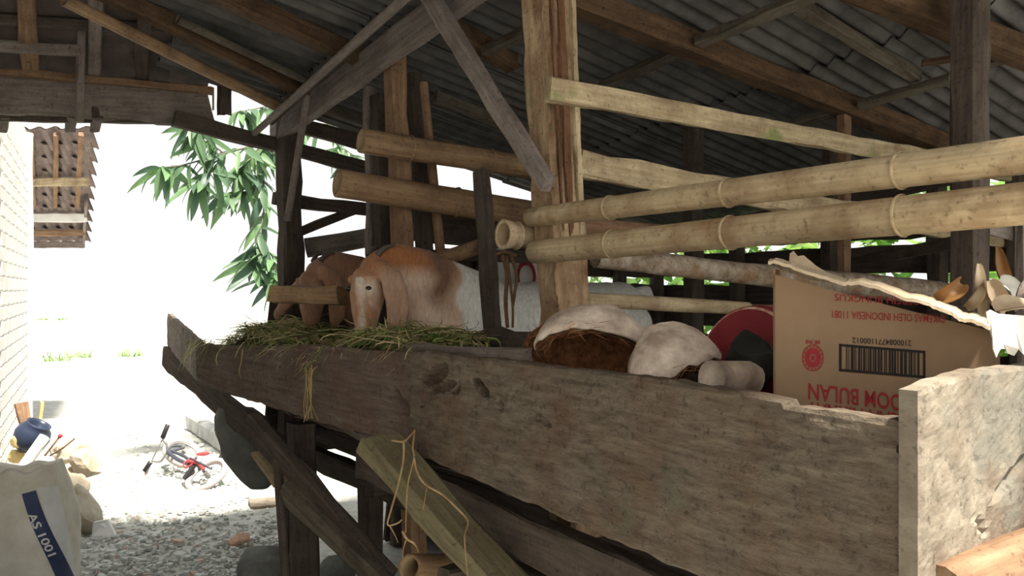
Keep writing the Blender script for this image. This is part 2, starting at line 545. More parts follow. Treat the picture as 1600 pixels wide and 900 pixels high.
def text_geo(body, bold=0.0):
    cu = bpy.data.curves.new('tmp_text', 'FONT')
    cu.body = body
    cu.offset = bold
    cu.resolution_u = 3
    ob = bpy.data.objects.new('tmp_text', cu)
    col.objects.link(ob)
    dg = bpy.context.evaluated_depsgraph_get()
    me = bpy.data.meshes.new_from_object(ob.evaluated_get(dg))
    V = [v.co.copy() for v in me.vertices]
    Fc = [tuple(p.vertices) for p in me.polygons]
    bpy.data.objects.remove(ob)
    bpy.data.curves.remove(cu)
    bpy.data.meshes.remove(me)
    x0, x1 = min(v.x for v in V), max(v.x for v in V)
    y0, y1 = min(v.y for v in V), max(v.y for v in V)
    return [((v.x - x0) / (x1 - x0), (v.y - y0) / (y1 - y0)) for v in V], Fc

# ------------------------------------------------------------------ ground
def build_ground():
    def axis(lo, hi, c0, c1, fine, coarse):
        out, v = [], lo
        while v < hi:
            out.append(v)
            v += fine if c0 <= v <= c1 else coarse
        out.append(hi)
        return out
    xs = axis(-70, 70, -5, 2, 0.07, 3.0)
    ys = axis(-30, 140, 1.5, 10, 0.07, 3.0)
    V = []
    for y in ys:
        for x in xs:
            inn = -5 < x < 2 and 1.5 < y < 10
            z = (0.018 * nz(x * 2.2, y * 2.2) + 0.012 * nz(x * 7, y * 7, 3) + 0.006 * nz(x * 19, y * 19, 5)) if inn else 0.0
            V.append((x, y, z - 0.012))
    nx = len(xs)
    Fc = [(j * nx + i, j * nx + i + 1, (j + 1) * nx + i + 1, (j + 1) * nx + i) for j in range(len(ys) - 1) for i in range(nx - 1)]
    g = mesh_obj('floor', V, Fc, M['ground'], smooth=True)
    tag(g, 'trodden stony earth of the alley and yard', None, kind='structure')
build_ground()

# ------------------------------------------------------------------ house on the far side of the alley
WL0 = Vector((-0.668, 0, 0))
WDIR = Vector((-0.4887, 1, 0))
def wall_pt(Z, h):
    return Vector((-0.668 - 0.4887 * Z, Z, h))
def build_house():
    wn = Vector((1, 0.4887, 0)).normalized()
    a, b = wall_pt(-4.0, 0), wall_pt(8.2, 0)
    th = -0.14
    H = 3.0
    prof = [(-4.0, 0), (8.2, 0), (8.2, H), (4.45, H), (4.40, 2.62), (-1.0, 4.82), (-4.0, 4.82)]
    V = [wall_pt(Z, h) for Z, h in prof]
    n = len(V)
    V = V + [v + wn * th for v in V]
    Fw = [tuple(range(n)), tuple(range(2 * n - 1, n - 1, -1))] + [(i, i + n, (i + 1) % n + n, (i + 1) % n) for i in range(n)]
    w = mesh_obj('wall_left', [v - a for v in V], Fw, M['wallw'], None, Matrix.Translation(a))
    tag(w, 'whitewashed wall of the house along the alley', None, kind='structure')
    # brick courses standing a little proud where the wall is in view
    L = WDIR.length
    me = None
    for r in range(0, 26):
        for k in range(0, 7):
            Z = 5.75 + k * 0.36 + (0.18 if r % 2 else 0)
            hh = 0.06 + r * 0.105
            c = wall_pt(Z, hh)
            if me is None:
                q = beam('brick', Vector((0, 0, 0)), Vector((0.36, 0, 0)), 0.02, 0.088, M['wallw'], None, rough=0.002, seg=3, cut=0.0)
                me = q.data
                bpy.data.objects.remove(q)
            o = bpy.data.objects.new('brick', me)
            fr = frame(c, c + WDIR)
            o.matrix_basis = fr
            link(o, w)
    post = beam('corner_post', wall_pt(8.22, 0) + wn * 0.0, wall_pt(8.22, 3.0), 0.10, 0.10, M['wallw'], w)

    # eave of the house reaching over the alley
    L0 = P(-40, 108, 4.35)
    R0 = P(322, 141, 4.6)
    rise = -A + UP * 0.37
    nrm = (R0 - L0).cross(rise).normalized()
    e = empty('house_eave', (L0.x, L0.y, 0))
    tag(e, 'dark house eave with battens and wide fascia board over the alley', 'roof')
    L1 = L0 - (R0 - L0).normalized() * 0.06
    ln = 6.0
    def PE(x, y, off=0.0):
        return hit(x, y, L0 - UP * off, nrm)
    # roof panels between the battens
    npan = 6
    for i in range(npan):
        p = L1 + (R0 - L1) * (i / npan)
        q = L1 + (R0 - L1) * ((i + 1) / npan)
        pts = []
        for f in range(13):
            pts.append((p + rise * ln * f / 12, q + rise * ln * f / 12))
        V, Fc = [], []
        for f, (u, v) in enumerate(pts):
            lift = 0.015 * (f % 2)
            for c in range(5):
                w_ = u + (v - u) * (c / 4 * 1.03)
                V.append(w_ + UP * (lift + 0.01 * nz(w_.x * 5, w_.y * 5)))
        n0 = len(V)
        V += [v + UP * 0.03 for v in V]
        for f in range(12):
            for c in range(4):
                i0 = f * 5 + c
                Fc.append((i0, i0 + 1, i0 + 6, i0 + 5))
                Fc.append((n0 + i0, n0 + i0 + 5, n0 + i0 + 6, n0 + i0 + 1))
        mesh_obj('roof_panel', [v - V[0] for v in V], Fc, M['eave_panel'], e, Matrix.Translation(V[0]))
    # rafters under the panels
    beam('rafter', PE(48, 107, 0.04), PE(30, -160, 0.04), 0.075, 0.05, M['brown'], e, up=nrm)
    beam('rafter', PE(149, 113, 0.04), PE(151, -160, 0.04), 0.06, 0.05, M['grey'], e, up=nrm)
    beam('rafter', PE(222, 126, 0.04), PE(232, -160, 0.04), 0.06, 0.05, M['dark'], e, up=nrm)
    beam('purlin', PE(-30, 70, 0.07), PE(128, 80, 0.07), 0.05, 0.05, M['grey'], e)
    beam('purlin', PE(-30, 30, 0.02), PE(262, 46, 0.02), 0.05, 0.05, M['dark'], e)
    # fascia, ledge batten, dark beam under them
    q0, q1 = P(-60, 142, 4.30), P(328, 164, 4.52)
    beam('fascia_board', q0, q1, 0.03, 0.20, M['grey'], e, rough=0.004, cut=0.35)
    beam('ledge_batten', P(-60, 107, 4.24), P(331, 141, 4.46), 0.05, 0.035, M['brown'], e)
    beam('eave_beam', P(-60, 180, 4.42), P(312, 186, 4.62), 0.06, 0.06, M['dark'], e)
    beam('hanging_batten', P(131, -120, 4.10), P(124, 190, 4.20), 0.06, 0.035, M['grey'], e, up=N)
    for xx in (8, 113, 152):
        beam('rafter_tail', P(xx, 176, 4.40), P(xx - 4, 199, 4.75), 0.05, 0.06, M['dark'], e)
    beam('beam_end', P(350, 135, 4.40), P(349, 180, 4.42), 0.085, 0.05, M['dark'], e, up=N)
    beam('hook_strap', P(333, 136, 4.40), P(333, 172, 4.41), 0.008, 0.008, M['straw'], e, up=N)
build_house()

def build_porch():
    # lean-to roof further along the wall: clay tiles seen from below
    a0, a1 = P(143, 205, 8.6), P(131, 375, 10.6)     # free edge, high end and low end
    left = Vector((-1, 0.06, 0)).normalized()
    wid = 1.5
    e = empty('porch_roof', (a0.x, a0.y, 0))
    tag(e, 'small tiled porch roof seen from below beyond the whitewashed wall', 'roof')
    sl = (a1 - a0)
    nrm = left.cross(sl).normalized()
    if nrm.z < 0:
        nrm = -nrm
    rows, cols = 9, 9
    tw, tl = wid / cols, sl.length / rows
    V, Fc = [], []
    for i in range(7):
        u = i / 6
        z = 0.028 * math.sin(u * 2 * math.pi)
        for j in range(2):
            V.append((j * tl * 1.30, u * tw * 1.12, z - 0.03 * j))
    k = len(V)
    V += [(x, y, z + 0.015) for x, y, z in V]
    for i in range(6):
        q = (i * 2, i * 2 + 1, i * 2 + 3, i * 2 + 2)
        Fc += [q, tuple(k + c for c in q[::-1])]
    me = bpy.data.meshes.new('roof_tile')
    me.from_pydata(V, [], Fc)
    me.materials.append(M['tile'])
    X = sl.normalized()
    R = Matrix((X, left, X.cross(left))).transposed().to_4x4()
    for r in range(rows):
        for c in range(cols):
            o = bpy.data.objects.new('roof_tile', me)
            m = R.copy()
            m.translation = a0 + sl * (r / rows) + left * (c * tw) + nrm * (0.02 + 0.006 * random.random())
            o.matrix_basis = m
            link(o, e)
    for c in (0.10, 0.36, 0.62, 0.9, 1.2):
        p = a0 + left * c - nrm * 0.035
        beam('rafter', p, p + sl * 0.62, 0.045, 0.05, M['brown'], e)
    for f, mt, hh in ((0.36, M['pale'], 0.09), (0.70, M['wallw'], 0.10), (0.86, M['brown'], 0.07), (0.99, M['grey'], 0.08)):
        p = a0 + sl * f - nrm * 0.08
        beam('cross_beam', p - left * 0.02, p + left * wid, 0.05, hh, mt, e)
    # posts down to the ground, hidden behind the near wall
    for q in (a0 + left * 1.45 - nrm * 0.1, a1 + left * 1.45 - nrm * 0.1):
        beam('post', Vector((q.x, q.y, 0)), q, 0.09, 0.09, M['grey'], e)
    beam('barge_board', a0 + left * 0.0 - nrm * 0.02 + sl * 0.55, a1 - nrm * 0.02, 0.03, 0.12, M['grey'], e)
build_porch()

# ------------------------------------------------------------------ shed roof
def build_roof():
    c = empty('ceiling', pc(1.8, 1.0, 0))
    tag(c, 'corrugated lean-to roof of the goat shed on dark rafters', None, kind='structure')
    per, amp = 0.085, 0.013
    def sheet(t0, t1, s0, s1, mat, dz):
        nu = int((t1 - t0) / per * 8)
        nv = 4
        V, Fc = [], []
        o0 = pc(t0, s0, roof_h(s0, t0))
        for i in range(nu + 1):
            t = t0 + (t1 - t0) * i / nu
            z = amp * math.sin(2 * math.pi * (t - t0) / per)
            for j in range(nv + 1):
                s = s0 + (s1 - s0) * j / nv + 0.02 * nz(t0 * 9, j)
                V.append(pc(t, s, roof_h(s, t) + 0.045 + dz + z) - o0)
        n = len(V)
        V += [v + UP * 0.004 for v in V]
        for i in range(nu):
            for j in range(nv):
                a = i * (nv + 1) + j
                q = (a, a + nv + 1, a + nv + 2, a + 1)
                Fc += [q, tuple(n + k for k in q[::-1])]
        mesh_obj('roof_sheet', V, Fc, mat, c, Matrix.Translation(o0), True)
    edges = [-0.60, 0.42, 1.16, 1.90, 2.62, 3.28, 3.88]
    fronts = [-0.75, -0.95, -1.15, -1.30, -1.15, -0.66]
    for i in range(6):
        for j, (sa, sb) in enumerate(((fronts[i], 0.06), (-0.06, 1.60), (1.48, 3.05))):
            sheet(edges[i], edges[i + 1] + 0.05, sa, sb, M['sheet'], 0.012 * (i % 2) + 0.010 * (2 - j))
    def raft(a, b, w, mat, off=0.03, h=None, ext=0.0):
        p, q = PR(*a, off), PR(*b, off)
        dd = (q - p).normalized()
        return beam('rafter', p - dd * ext, q + dd * ext, w, h or w, mat, c, up=RN, rough=0.006)
    pole('rafter_pole', PR(100, 0, 0.12), PR(442, 170, 0.06), 0.026, 0.03, M['bamboo_old'], c)
    raft((150, -20), (480, 143), 0.075, M['rafter'], 0.02)
    pole('rafter_pole', PR(278, 30, 0.03), PR(486, 130, 0.03), 0.02, 0.018, M['rafter_grey'], c)
    raft((320, -20), (566, 92), 0.08, M['rafter'], 0.03)
    raft((860, -16), (1470, 224), 0.095, M['rafter'], 0.04, ext=0.2)
    raft((1360, -16), (1594, 79), 0.10, M['rafter'], 0.04, ext=0.1)
    raft((1248, 8), (1432, 120), 0.045, M['rafter_grey'], 0.01)
    raft((680, 25), (800, 100), 0.07, M['rafter'], 0.02)
    raft((680, 150), (860, 222), 0.05, M['rafter_grey'], 0.02)
    raft((490, 165), (640, 215), 0.045, M['rafter_grey'], 0.01)
    def batt(a, b, w, mat, off=0.06):
        return beam('batten', PR(*a, off), PR(*b, off), w, w * 0.7, mat, c, up=RN)
    batt((940, 136), (1092, 66), 0.05, M['rafter_grey'], 0.02)
    batt((1092, 66), (1290, -18), 0.055, M['rafter_grey'], 0.06)
    batt((1345, 164), (1488, 122), 0.045, M['rafter_grey'])
    batt((1505, 112), (1640, 70), 0.045, M['rafter_grey'])
    batt((1440, 98), (1580, 78), 0.03, M['rafter'])
    batt((1240, 192), (1300, 176), 0.05, M['rafter_grey'])
    batt((760, 80), (880, 20), 0.05, M['rafter_grey'])
    pole('batten_pole', PR(398, 208, 0.16), PR(662, -30, 0.13), 0.017, 0.02, M['grey'], c)
    pole('batten_pole', PR(424, 192, 0.10), PR(575, 55, 0.10), 0.013, 0.014, M['dark'], c)
    # wall plate along the front of the pen
    beam('wall_plate', pc(3.95, -0.03, 2.36), pc(-0.60, -0.03, 2.815), 0.05, 0.13, M['grey'], c, rough=0.003)
    beam('wall_plate', pc(3.95, 2.75, 1.84), pc(-0.60, 2.75, 2.295), 0.06, 0.08, M['dark'], c)
build_roof()

# ------------------------------------------------------------------ goat pen
def build_pen():
    e = empty('goat_pen', pc(1.8, 1.2, 0))
    tag(e, 'raised goat pen of rough posts and timber rails under the corrugated roof', 'pen')
    def cap(p, q, gap=0.03):                       # shorten p..q so that q stays under the roof
        rel = q - O
        lim = roof_h(rel.dot(N), rel.dot(D)) - gap
        return q if q.z < lim else p + (q - p) * ((lim - p.z) / (q.z - p.z))
    def inside(p, q, smax=2.80):
        sp, sq = (p - O).dot(N), (q - O).dot(N)
        return q if sq < smax else p + (q - p) * ((smax - sp) / (sq - sp))
    def vpost(x0, y0, x1, y1, s, w, d, mat, bottom=0.0, name='post', rough=0.006):
        a, b = PS(x0, y0, s), PS(x1, y1, s)
        k = (b.z - bottom) / (b.z - a.z)
        b2 = a + (b - a) * ((a.z - bottom) / (a.z - b.z))
        return beam(name, b2, cap(b2, a), w, d, mat, e, up=N, rough=rough, seg=26)
    # main post, light brown post, dark posts
    vpost(849, -125, 884, 470, 0.02, 0.115, 0.125, M['post'], rough=0.012)
    a, b = PS(849, -125, 0.02) - N * 0.062, PS(884, 470, 0.02) - N * 0.062
    beam('added_slab', cap(b, a), b + (b - a) * 0.6, 0.100, 0.018, M['post'], e, up=N, rough=0.006, seg=30)  # thin slab added to stand for shade on this face, in post colour
    for x0, x1, w, mt in ((874, 897, 0.022, 'bark_red'), (860, 884, 0.010, 'bark_red'), (893, 912, 0.016, 'mossy')):
        a, b = PT(x0, -30, 1.358), PT(x1, 470, 1.358)
        beam('bark_strip', a, b, 0.012, w, M[mt], e, up=N, rough=0.008, seg=40)
    vpost(612, -20, 629, 395, 0.04, 0.095, 0.07, M['brown'])
    a, b = PS(640, -10, 0.22), PS(664, 410, 0.22)
    pole('post', b + (b - a) * 0.75, cap(b, a), 0.043, 0.040, M['dark'], e)
    a, b = PS(662, 130, 0.20), PS(690, 412, 0.20)
    pole('post', b + (b - a) * 1.1, a, 0.024, 0.02, M['brown'], e)
    vpost(576, 138, 582, 395, 0.10, 0.05, 0.05, M['grey'], 0.75)
    vpost(592, 150, 597, 395, 0.12, 0.07, 0.06, M['dark'], 0.75)
    a = PS(452, 168, 0.0); a.z = roof_h(0, 3.75) - 0.02
    b = PS(456, 440, 0.0); b.z = 0
    beam('post', b, a, 0.12, 0.11, M['dark'], e, up=N, rough=0.008)
    pole('leaning_pole', P(449, 345, 4.25), P(481, 148, 4.13), 0.018, 0.018, M['grey'], e)
    beam('slat', PS(772, 545, -0.015), PS(752, 268, -0.015), 0.075, 0.03, M['dark'], e, up=N)
    # pole struts
    beam('strut', PS(668, -10, -0.12), PS(856, 290, -0.12), 0.055, 0.04, M['grey'], e, up=N)
    # rails that run back into the pen from the main post
    tp = 1.345
    beam('rail', PT(858, 138, tp), inside(PT(858, 138, tp), PT(1640, 284, tp)), 0.03, 0.072, M['mossy'], e, rough=0.003)
    beam('rail', PT(900, 256, tp + 0.05), inside(PT(900, 256, tp + 0.05), PT(1660, 390, tp + 0.05)), 0.05, 0.085, M['pale'], e, rough=0.004)
    pole('log_rail', P(930, 402, 2.9), P(1500, 462, 3.9), 0.036, 0.058, M['log'], e, rough=0.14)
    pole('rail', P(905, 468, 2.80), P(1168, 482, 3.35), 0.026, 0.026, M['pale'], e, rough=0.08)
    pole('rail', P(1160, 482, 3.5), P(1330, 486, 3.9), 0.02, 0.02, M['brown'], e)
    pole('rail', P(905, 352, 2.95), P(1120, 372, 3.3), 0.032, 0.03, M['brown'], e)
    # dark slats around the middle of the pen
    beam('rail', P(690, 398, 3.75), P(900, 402, 3.3), 0.03, 0.05, M['dark'], e)
    beam('rail', P(655, 352, 4.0), P(880, 372, 4.3), 0.03, 0.15, M['dark'], e)
    pole('log_rail', P(676, 410, 3.62), P(752, 384, 3.45), 0.033, 0.03, M['bamboo_old'], e)
    # far bamboo rails with cut ends to the alley
    pole('bamboo_rail', P(564, 220, 3.42), P(870, 268, 3.95), 0.050, 0.052, M['bamboo_old'], e, nodes=(0.22, 0.62), hollow0=True, node_mat=M['bamboo_old'])
    pole('bamboo_rail', P(527, 286, 3.40), P(872, 342, 3.95), 0.058, 0.062, M['bamboo_old'], e, nodes=(0.5,), hollow0=True, node_mat=M['bamboo_old'])
    pole('log_rail', P(478, 388, 4.72), P(588, 369, 4.78), 0.055, 0.055, M['grey'], e, rough=0.1)
    # far end of the pen: rails against the light
    tf = 3.86
    beam('rail', PT(272, 186, tf), PT(600, 270, tf), 0.05, 0.075, M['dark'], e, rough=0.006)
    beam('rail', PT(478, 199, tf), PT(660, 249, tf), 0.05, 0.09, M['dark'], e)
    beam('rail', PT(428, 310, tf), PT(600, 331, tf), 0.04, 0.065, M['dark'], e, rough=0.008)
    beam('brace', PT(466, 363, tf), PT(560, 327, tf), 0.035, 0.05, M['dark'], e)
    # end wall planks further in, with gaps between
    def planks(fa, fb, name, bands, mat):
        for h0, h1 in bands:
            beam(name, fa((h0 + h1) / 2), fb((h0 + h1) / 2), 0.022, (h1 - h0), mat, e, rough=0.003)
    bands = [(0.02, 0.34), (0.37, 0.72), (0.76, 1.17), (1.24, 1.515), (1.585, 1.735), (1.785, 1.96), (1.965, 2.12)]
    planks(lambda h: pc(tf, 0.62, h), lambda h: pc(tf, 2.85, h + 0.0), 'end_plank', bands[:5], M['dark'])
    planks(lambda h: pc(tf, 0.62, h), lambda h: pc(tf, 1.95, h), 'end_plank', [(1.79, 2.02)], M['dark'])
    planks(lambda h: pc(tf, 1.97, h), lambda h: pc(tf, 2.80, h), 'end_plank', [(1.785, 1.86)], M['dark'])
    planks(lambda h: pc(tf, 2.85, h), lambda h: pc(0.95, 2.85, h), 'back_plank', bands[:5], M['dark'])
    planks(lambda h: pc(tf, 2.85, h), lambda h: pc(2.92, 2.85, h), 'back_plank', [(1.785, 1.855)], M['dark'])
    planks(lambda h: pc(2.90, 2.85, h), lambda h: pc(0.95, 2.85, h), 'back_plank', [(1.785, 1.955)], M['dark'])
    planks(lambda h: pc(1.30, 2.85, h), lambda h: pc(0.95, 2.85, h), 'back_plank', [(1.965, 2.11)], M['dark'])
    planks(lambda h: pc(0.9, 2.85, h), lambda h: pc(-0.6, 2.85, h), 'back_plank', bands, M['dark'])
    planks(lambda h: pc(tf, -0.10, h), lambda h: pc(tf, 0.66, h), 'end_plank', [(0.74, 1.08), (1.10, 1.43)], M['dark'])
    for t in (3.8, 3.05, 2.35, 1.7, 1.3, 0.8, 0.1, -0.35):
        beam('back_post', pc(t, 2.78, 0), pc(t + 0.03, 2.78, roof_h(2.78, t) - 0.0), 0.085, 0.08, M['dark'], e, up=N)
    for s in (0.66, 1.25, 1.85, 2.4):
        beam('end_post', pc(tf - 0.06, s, 0), pc(tf - 0.06, s, roof_h(s, tf)), 0.07, 0.08, M['dark'], e, up=N)
    for t, s, mt, w in ((0.747, 1.2, M['dark'], 0.095), (2.3, 1.55, M['dark'], 0.08), (1.9, 2.1, M['dark'], 0.06), (1.55, 1.7, M['brown'], 0.045)):
        beam('inner_post', pc(t, s, 0), pc(t, s, roof_h(s, t)), w, w, mt, e, up=N)
    beam('rail', P(1340, 410, 4.0), P(1500, 378, 3.2), 0.03, 0.05, M['dark'], e)
    beam('rail', P(1535, 352, 2.85), P(1640, 372, 3.05), 0.03, 0.06, M['grey'], e)
    beam('inner_post', P(1604, 900, 2.9), P(1598, 300, 2.9), 0.03, 0.05, M['grey'], e, up=N)
    # floor of the pen
    for i in range(24):
        s = 0.05 + i * 0.117
        beam('floor_slat', pc(-0.3, s, 0.735), pc(3.84, s, 0.735), 0.095, 0.03, M['dark'], e, seg=4)
    for t in (0.1, 1.4, 2.6, 3.75):
        beam('joist', pc(t, -0.42 if t < 2 else -0.08, 0.66), pc(t, 2.8, 0.66), 0.07, 0.09, M['dark'], e)
    beam('sill_beam', pc(-0.3, 0.04, 0.62), pc(3.84, 0.04, 0.62), 0.08, 0.10, M['dark'], e)
    beam('sill_beam', pc(-0.05, -0.36, 0.83), pc(2.2, -0.3, 0.86), 0.05, 0.12, M['dark'], e)
    # post pads and low stilts under the trough
    for t in (0.2, 2.9):
        beam('stilt', pc(t, 0.06, 0), pc(t, 0.06, 0.66), 0.10, 0.10, M['dark'], e, up=N)
    beam('stilt', P(478, 960, 3.75), P(470, 660, 3.75), 0.12, 0.10, M['dark'], e, up=N)
    pole('stilt_pole', Vector((P(458, 905, 3.3).x, 3.3, 0)), P(432, 700, 3.55), 0.018, 0.02, M['dark'], e)
    # slanting braces that carry the trough
    beam('brace', P(392, 655, 3.6), P(610, 905, 3.3), 0.09, 0.05, M['dark'], e, up=N)
    beam('brace', P(445, 765, 3.5), P(640, 950, 3.2), 0.085, 0.05, M['rafter_grey'], e, up=N)
    beam('brace', P(258, 556, 5.2), P(470, 732, 3.7), 0.04, 0.13, M['dark'], e)
    beam('brace', P(592, 692, 2.42), P(815, 945, 2.16), 0.07, 0.115, M['brace'], e, up=N, rough=0.006, cut=0.3)
build_pen()

# two bamboo poles laid across the front
def bamboo_front():
    def mk(l, r, s, r0, r1, nodes_px, label):
        a, b = PS(*l, s), PS(*r, s)
        L = (b - a).length
        fr = []
        for x in nodes_px:
            # fraction along the pole where the pixel column falls
            q = PS(x, l[1], s)
            fr.append((q - a).to_2d().length / (b - a).to_2d().length)
        extra = b + (b - a).normalized() * 0.35
        L2 = (extra - a).length
        o = pole('bamboo_pole', a, extra, r0, r1, M['bamboo'], None, [f * L / L2 for f in fr], ring=22, rough=0.02, hollow0=True, hollow1=True, node_mat=M['bamboo_node'])
        tag(o, label, 'bamboo pole', 'bamboo poles across the pen front')
        return o
    mk((830, 340), (1620, 240), -0.085, 0.030, 0.034, (953, 1137, 1405), 'upper of two thick jointed bamboo poles across the pen')
    mk((836, 394), (1620, 316), -0.085, 0.036, 0.038, (957, 1140, 1408), 'lower of two thick jointed bamboo poles, dark-flecked')
    o = pole('bamboo_stub', P(786, 366, 2.66), P(842, 371, 2.74), 0.048, 0.026, M['bamboo_pale'], None, (0.35,), hollow0=True, rough=0.03, ring=18, node_mat=M['bamboo_pale'])
    tag(o, 'pale cut bamboo stub with open hollow end beside the bark-edged post', 'bamboo')
    o = beam('timber_block', P(427, 460, 3.55), P(533, 461, 3.45), 0.07, 0.072, M['bamboo_old'], None, rough=0.006)
    tag(o, 'short rough timber across the front of the second goat', 'timber')
bamboo_front()

# ------------------------------------------------------------------ feeding trough
def board_geo(t0, t1, s0, s1, top, bot, th, nu, nv, gouges=(), amp=0.004, ragged=0.006):
    """big plank with a carved face: returns verts, faces; top/bot are functions of u (0..1)"""
    V, Fc = [], []
    def face(off, sgn):
        base = len(V)
        for i in range(nu + 1):
            u = i / nu
            for j in range(nv + 1):
                v = j / nv
                t = t0 + (t1 - t0) * u
                s = s0 + (s1 - s0) * u
                h = bot(u) + (top(u) - bot(u)) * v
                if v == 1:
                    h += ragged * nz(u * 40, 3.3) + ragged * nz(u * 9, 1.3)
                if v == 0:
                    h += ragged * nz(u * 30, 9.3)
                dep = amp * nz(t * 9, h * 22, 2.2) + amp * 0.6 * nz(t * 30, h * 60, 5.1)
                if i in (0, nu):
                    t += 0.012 * nz(h * 25, u * 5) + 0.006 * nz(h * 70, u * 5)
                if sgn < 0:
                    for (gu, gv, ru, rv, dp, sl) in gouges:
                        x = (u - gu) / ru
                        y = (v - gv - sl * (u - gu)) / rv
                        rr = x * x + y * y + 0.5 * nz(u * 60, v * 15, gu * 9)
                        if rr < 1:
                            dep += dp * min(1.0, (1 - rr) * 2.2)
                if j in (0, nv):
                    dep *= 0.3
                    dep += 0.004
                V.append(pc(t, s + off + (dep if sgn < 0 else -abs(dep) * 0.3), h))
        return base
    f = face(0.0, -1)
    b = face(th, 1)
    W = nv + 1
    for i in range(nu):
        for j in range(nv):
            q = (f + i * W + j, f + i * W + j + 1, f + (i + 1) * W + j + 1, f + (i + 1) * W + j)
            Fc.append(q)
            Fc.append(tuple(x - f + b for x in q[::-1]))
    for i in range(nu):
        for j in (0, nv):
            q = (f + i * W + j, f + (i + 1) * W + j, b + (i + 1) * W + j, b + i * W + j)
            Fc.append(q if j == nv else q[::-1])
    for i in (0, nu):
        for j in range(nv):
            q = (f + i * W + j, f + i * W + j + 1, b + i * W + j + 1, b + i * W + j)
            Fc.append(q if i == nu else q[::-1])
    return V, Fc
def add_board(name, geo, mat, parent):
    V, Fc = geo
    o0 = sum(V, Vector()) / len(V)
    fr = frame(Vector((0, 0, 0)), -D)
    inv = fr.inverted()
    m = Matrix.Translation(o0) @ fr
    mi = m.inverted()
    o = mesh_obj(name, [mi @ v for v in V], Fc, mat, parent, m)
    bm = bmesh.new()
    bm.from_mesh(o.data)
    bmesh.ops.recalc_face_normals(bm, faces=bm.faces)
    bm.to_mesh(o.data)
    bm.free()
    return o
def build_trough():
    e = empty('feed_trough', pc(1.6, -0.24, 0.95))
    tag(e, 'long wooden feed trough of thick weathered planks along the pen front', 'trough')
    S = -0.45
    g = [(0.905, 0.80, 0.055, 0.09, 0.036, -1.4), (0.88, 0.70, 0.05, 0.05, 0.022, -1.2), (0.83, 0.70, 0.016, 0.04, 0.02, -2.5),
         (0.75, 0.76, 0.028, 0.055, 0.035, 2.2), (0.69, 0.66, 0.012, 0.05, 0.012, 2.0), (0.58, 0.62, 0.025, 0.03, 0.01, 1.0),
         (0.05, 0.13, 0.06, 0.03, 0.02, 0.5), (0.955, 0.5, 0.01, 0.03, 0.012, 0)]
    add_board('front_board', board_geo(0.0, 1.535, S, S, lambda u: 1.300 + 0.012 * math.sin(u * 2.6) + (0.010 if u > 0.135 else 0), lambda u: 0.945 + 0.07 * u, 0.042, 230, 54, g, 0.0045), M['board'], e)
    g2 = [(0.035, 0.50, 0.028, 0.05, 0.018, 4.5)]
    add_board('front_board', board_geo(1.54, 3.55, S + 0.012, -0.55, lambda u: 1.303 - 0.062 * u + 0.01 * math.sin(u * 5), lambda u: 1.015 + 0.022 * u, 0.032, 120, 20, g2, 0.003), M['board_far'], e)
    add_board('front_board', board_geo(3.53, 4.78, -0.548, -0.41, lambda u: 1.243 + 0.105 * u, lambda u: 1.04 + 0.10 * u, 0.028, 30, 12, (), 0.003), M['grey'], e)
    # end board facing the light
    V, Fc = [], []
    nu, nv = 40, 40
    s0, s1 = -0.458, 0.0
    for k, tt in enumerate((-0.032, 0.0)):
        for i in range(nu + 1):
            u = i / nu
            for j in range(nv + 1):
                v = j / nv
                s = s0 + (s1 - s0) * u
                top = 1.352 + 0.02 * math.sin(min(1, u * 2.2) * math.pi * 0.55) + 0.004 * nz(u * 12, 2)
                bot = 1.062 + 0.012 * u + 0.006 * nz(u * 9, 5)
                h = bot + (top - bot) * v
                d = 0.0025 * nz(u * 14, v * 9, 1) + 0.0015 * nz(u * 45, v * 30, 2)
                for (cu, cv, ru, rv, sl, dp) in ((0.60, 0.43, 0.16, 0.045, 0.75, 0.012), (0.37, 0.22, 0.05, 0.02, -1.2, 0.008), (0.42, 0.26, 0.015, 0.05, 0, 0.006)):
                    x = (u - cu) / ru
                    y = (v - cv - sl * (u - cu)) / rv
                    rr = x * x + y * y
                    if rr < 1:
                        d += dp * min(1, (1 - rr) * 2)
                if i in (0, nu) or j in (0, nv):
                    d = d * 0.3 + 0.003
                V.append(pc(tt + (d if k == 0 else 0), s, h))
    W = nv + 1
    nb = (nu + 1) * W
    for i in range(nu):
        for j in range(nv):
            q = (i * W + j, (i + 1) * W + j, (i + 1) * W + j + 1, i * W + j + 1)
            Fc += [q, tuple(nb + x for x in q[::-1])]
    for i in range(nu):
        for j in (0, nv):
            Fc.append((i * W + j, (i + 1) * W + j, nb + (i + 1) * W + j, nb + i * W + j))
    for i in (0, nu):
        for j in range(nv):
            Fc.append((i * W + j, i * W + j + 1, nb + i * W + j + 1, nb + i * W + j))
    o = add_board('end_board', (V, Fc), M['board_pale'], e)
    o['label'] = 'pale end board'
    # bottom, back board, loose inner ledge
    beam('bottom_board', pc(0.02, -0.32, 1.0), pc(3.5, -0.36, 1.02), 0.20, 0.03, M['dark'], e)
    beam('bottom_board', pc(0.02, -0.145, 1.0), pc(3.5, -0.165, 1.02), 0.15, 0.03, M['dark'], e)
    beam('back_board', pc(0.0, -0.075, 1.16), pc(1.9, -0.075, 1.18), 0.03, 0.34, M['dark'], e)
    beam('back_board', pc(1.92, -0.06, 1.15), pc(3.6, -0.10, 1.12), 0.03, 0.30, M['dark'], e)
    beam('ledge_board', PS(627, 548, -0.385), PS(824, 562, -0.385), 0.03, 0.05, M['grey'], e)
    pole('end_bearer', P(1470, 925, 1.24), P(1660, 850, 1.40), 0.04, 0.045, M['brown'], e, rough=0.1)
build_trough()

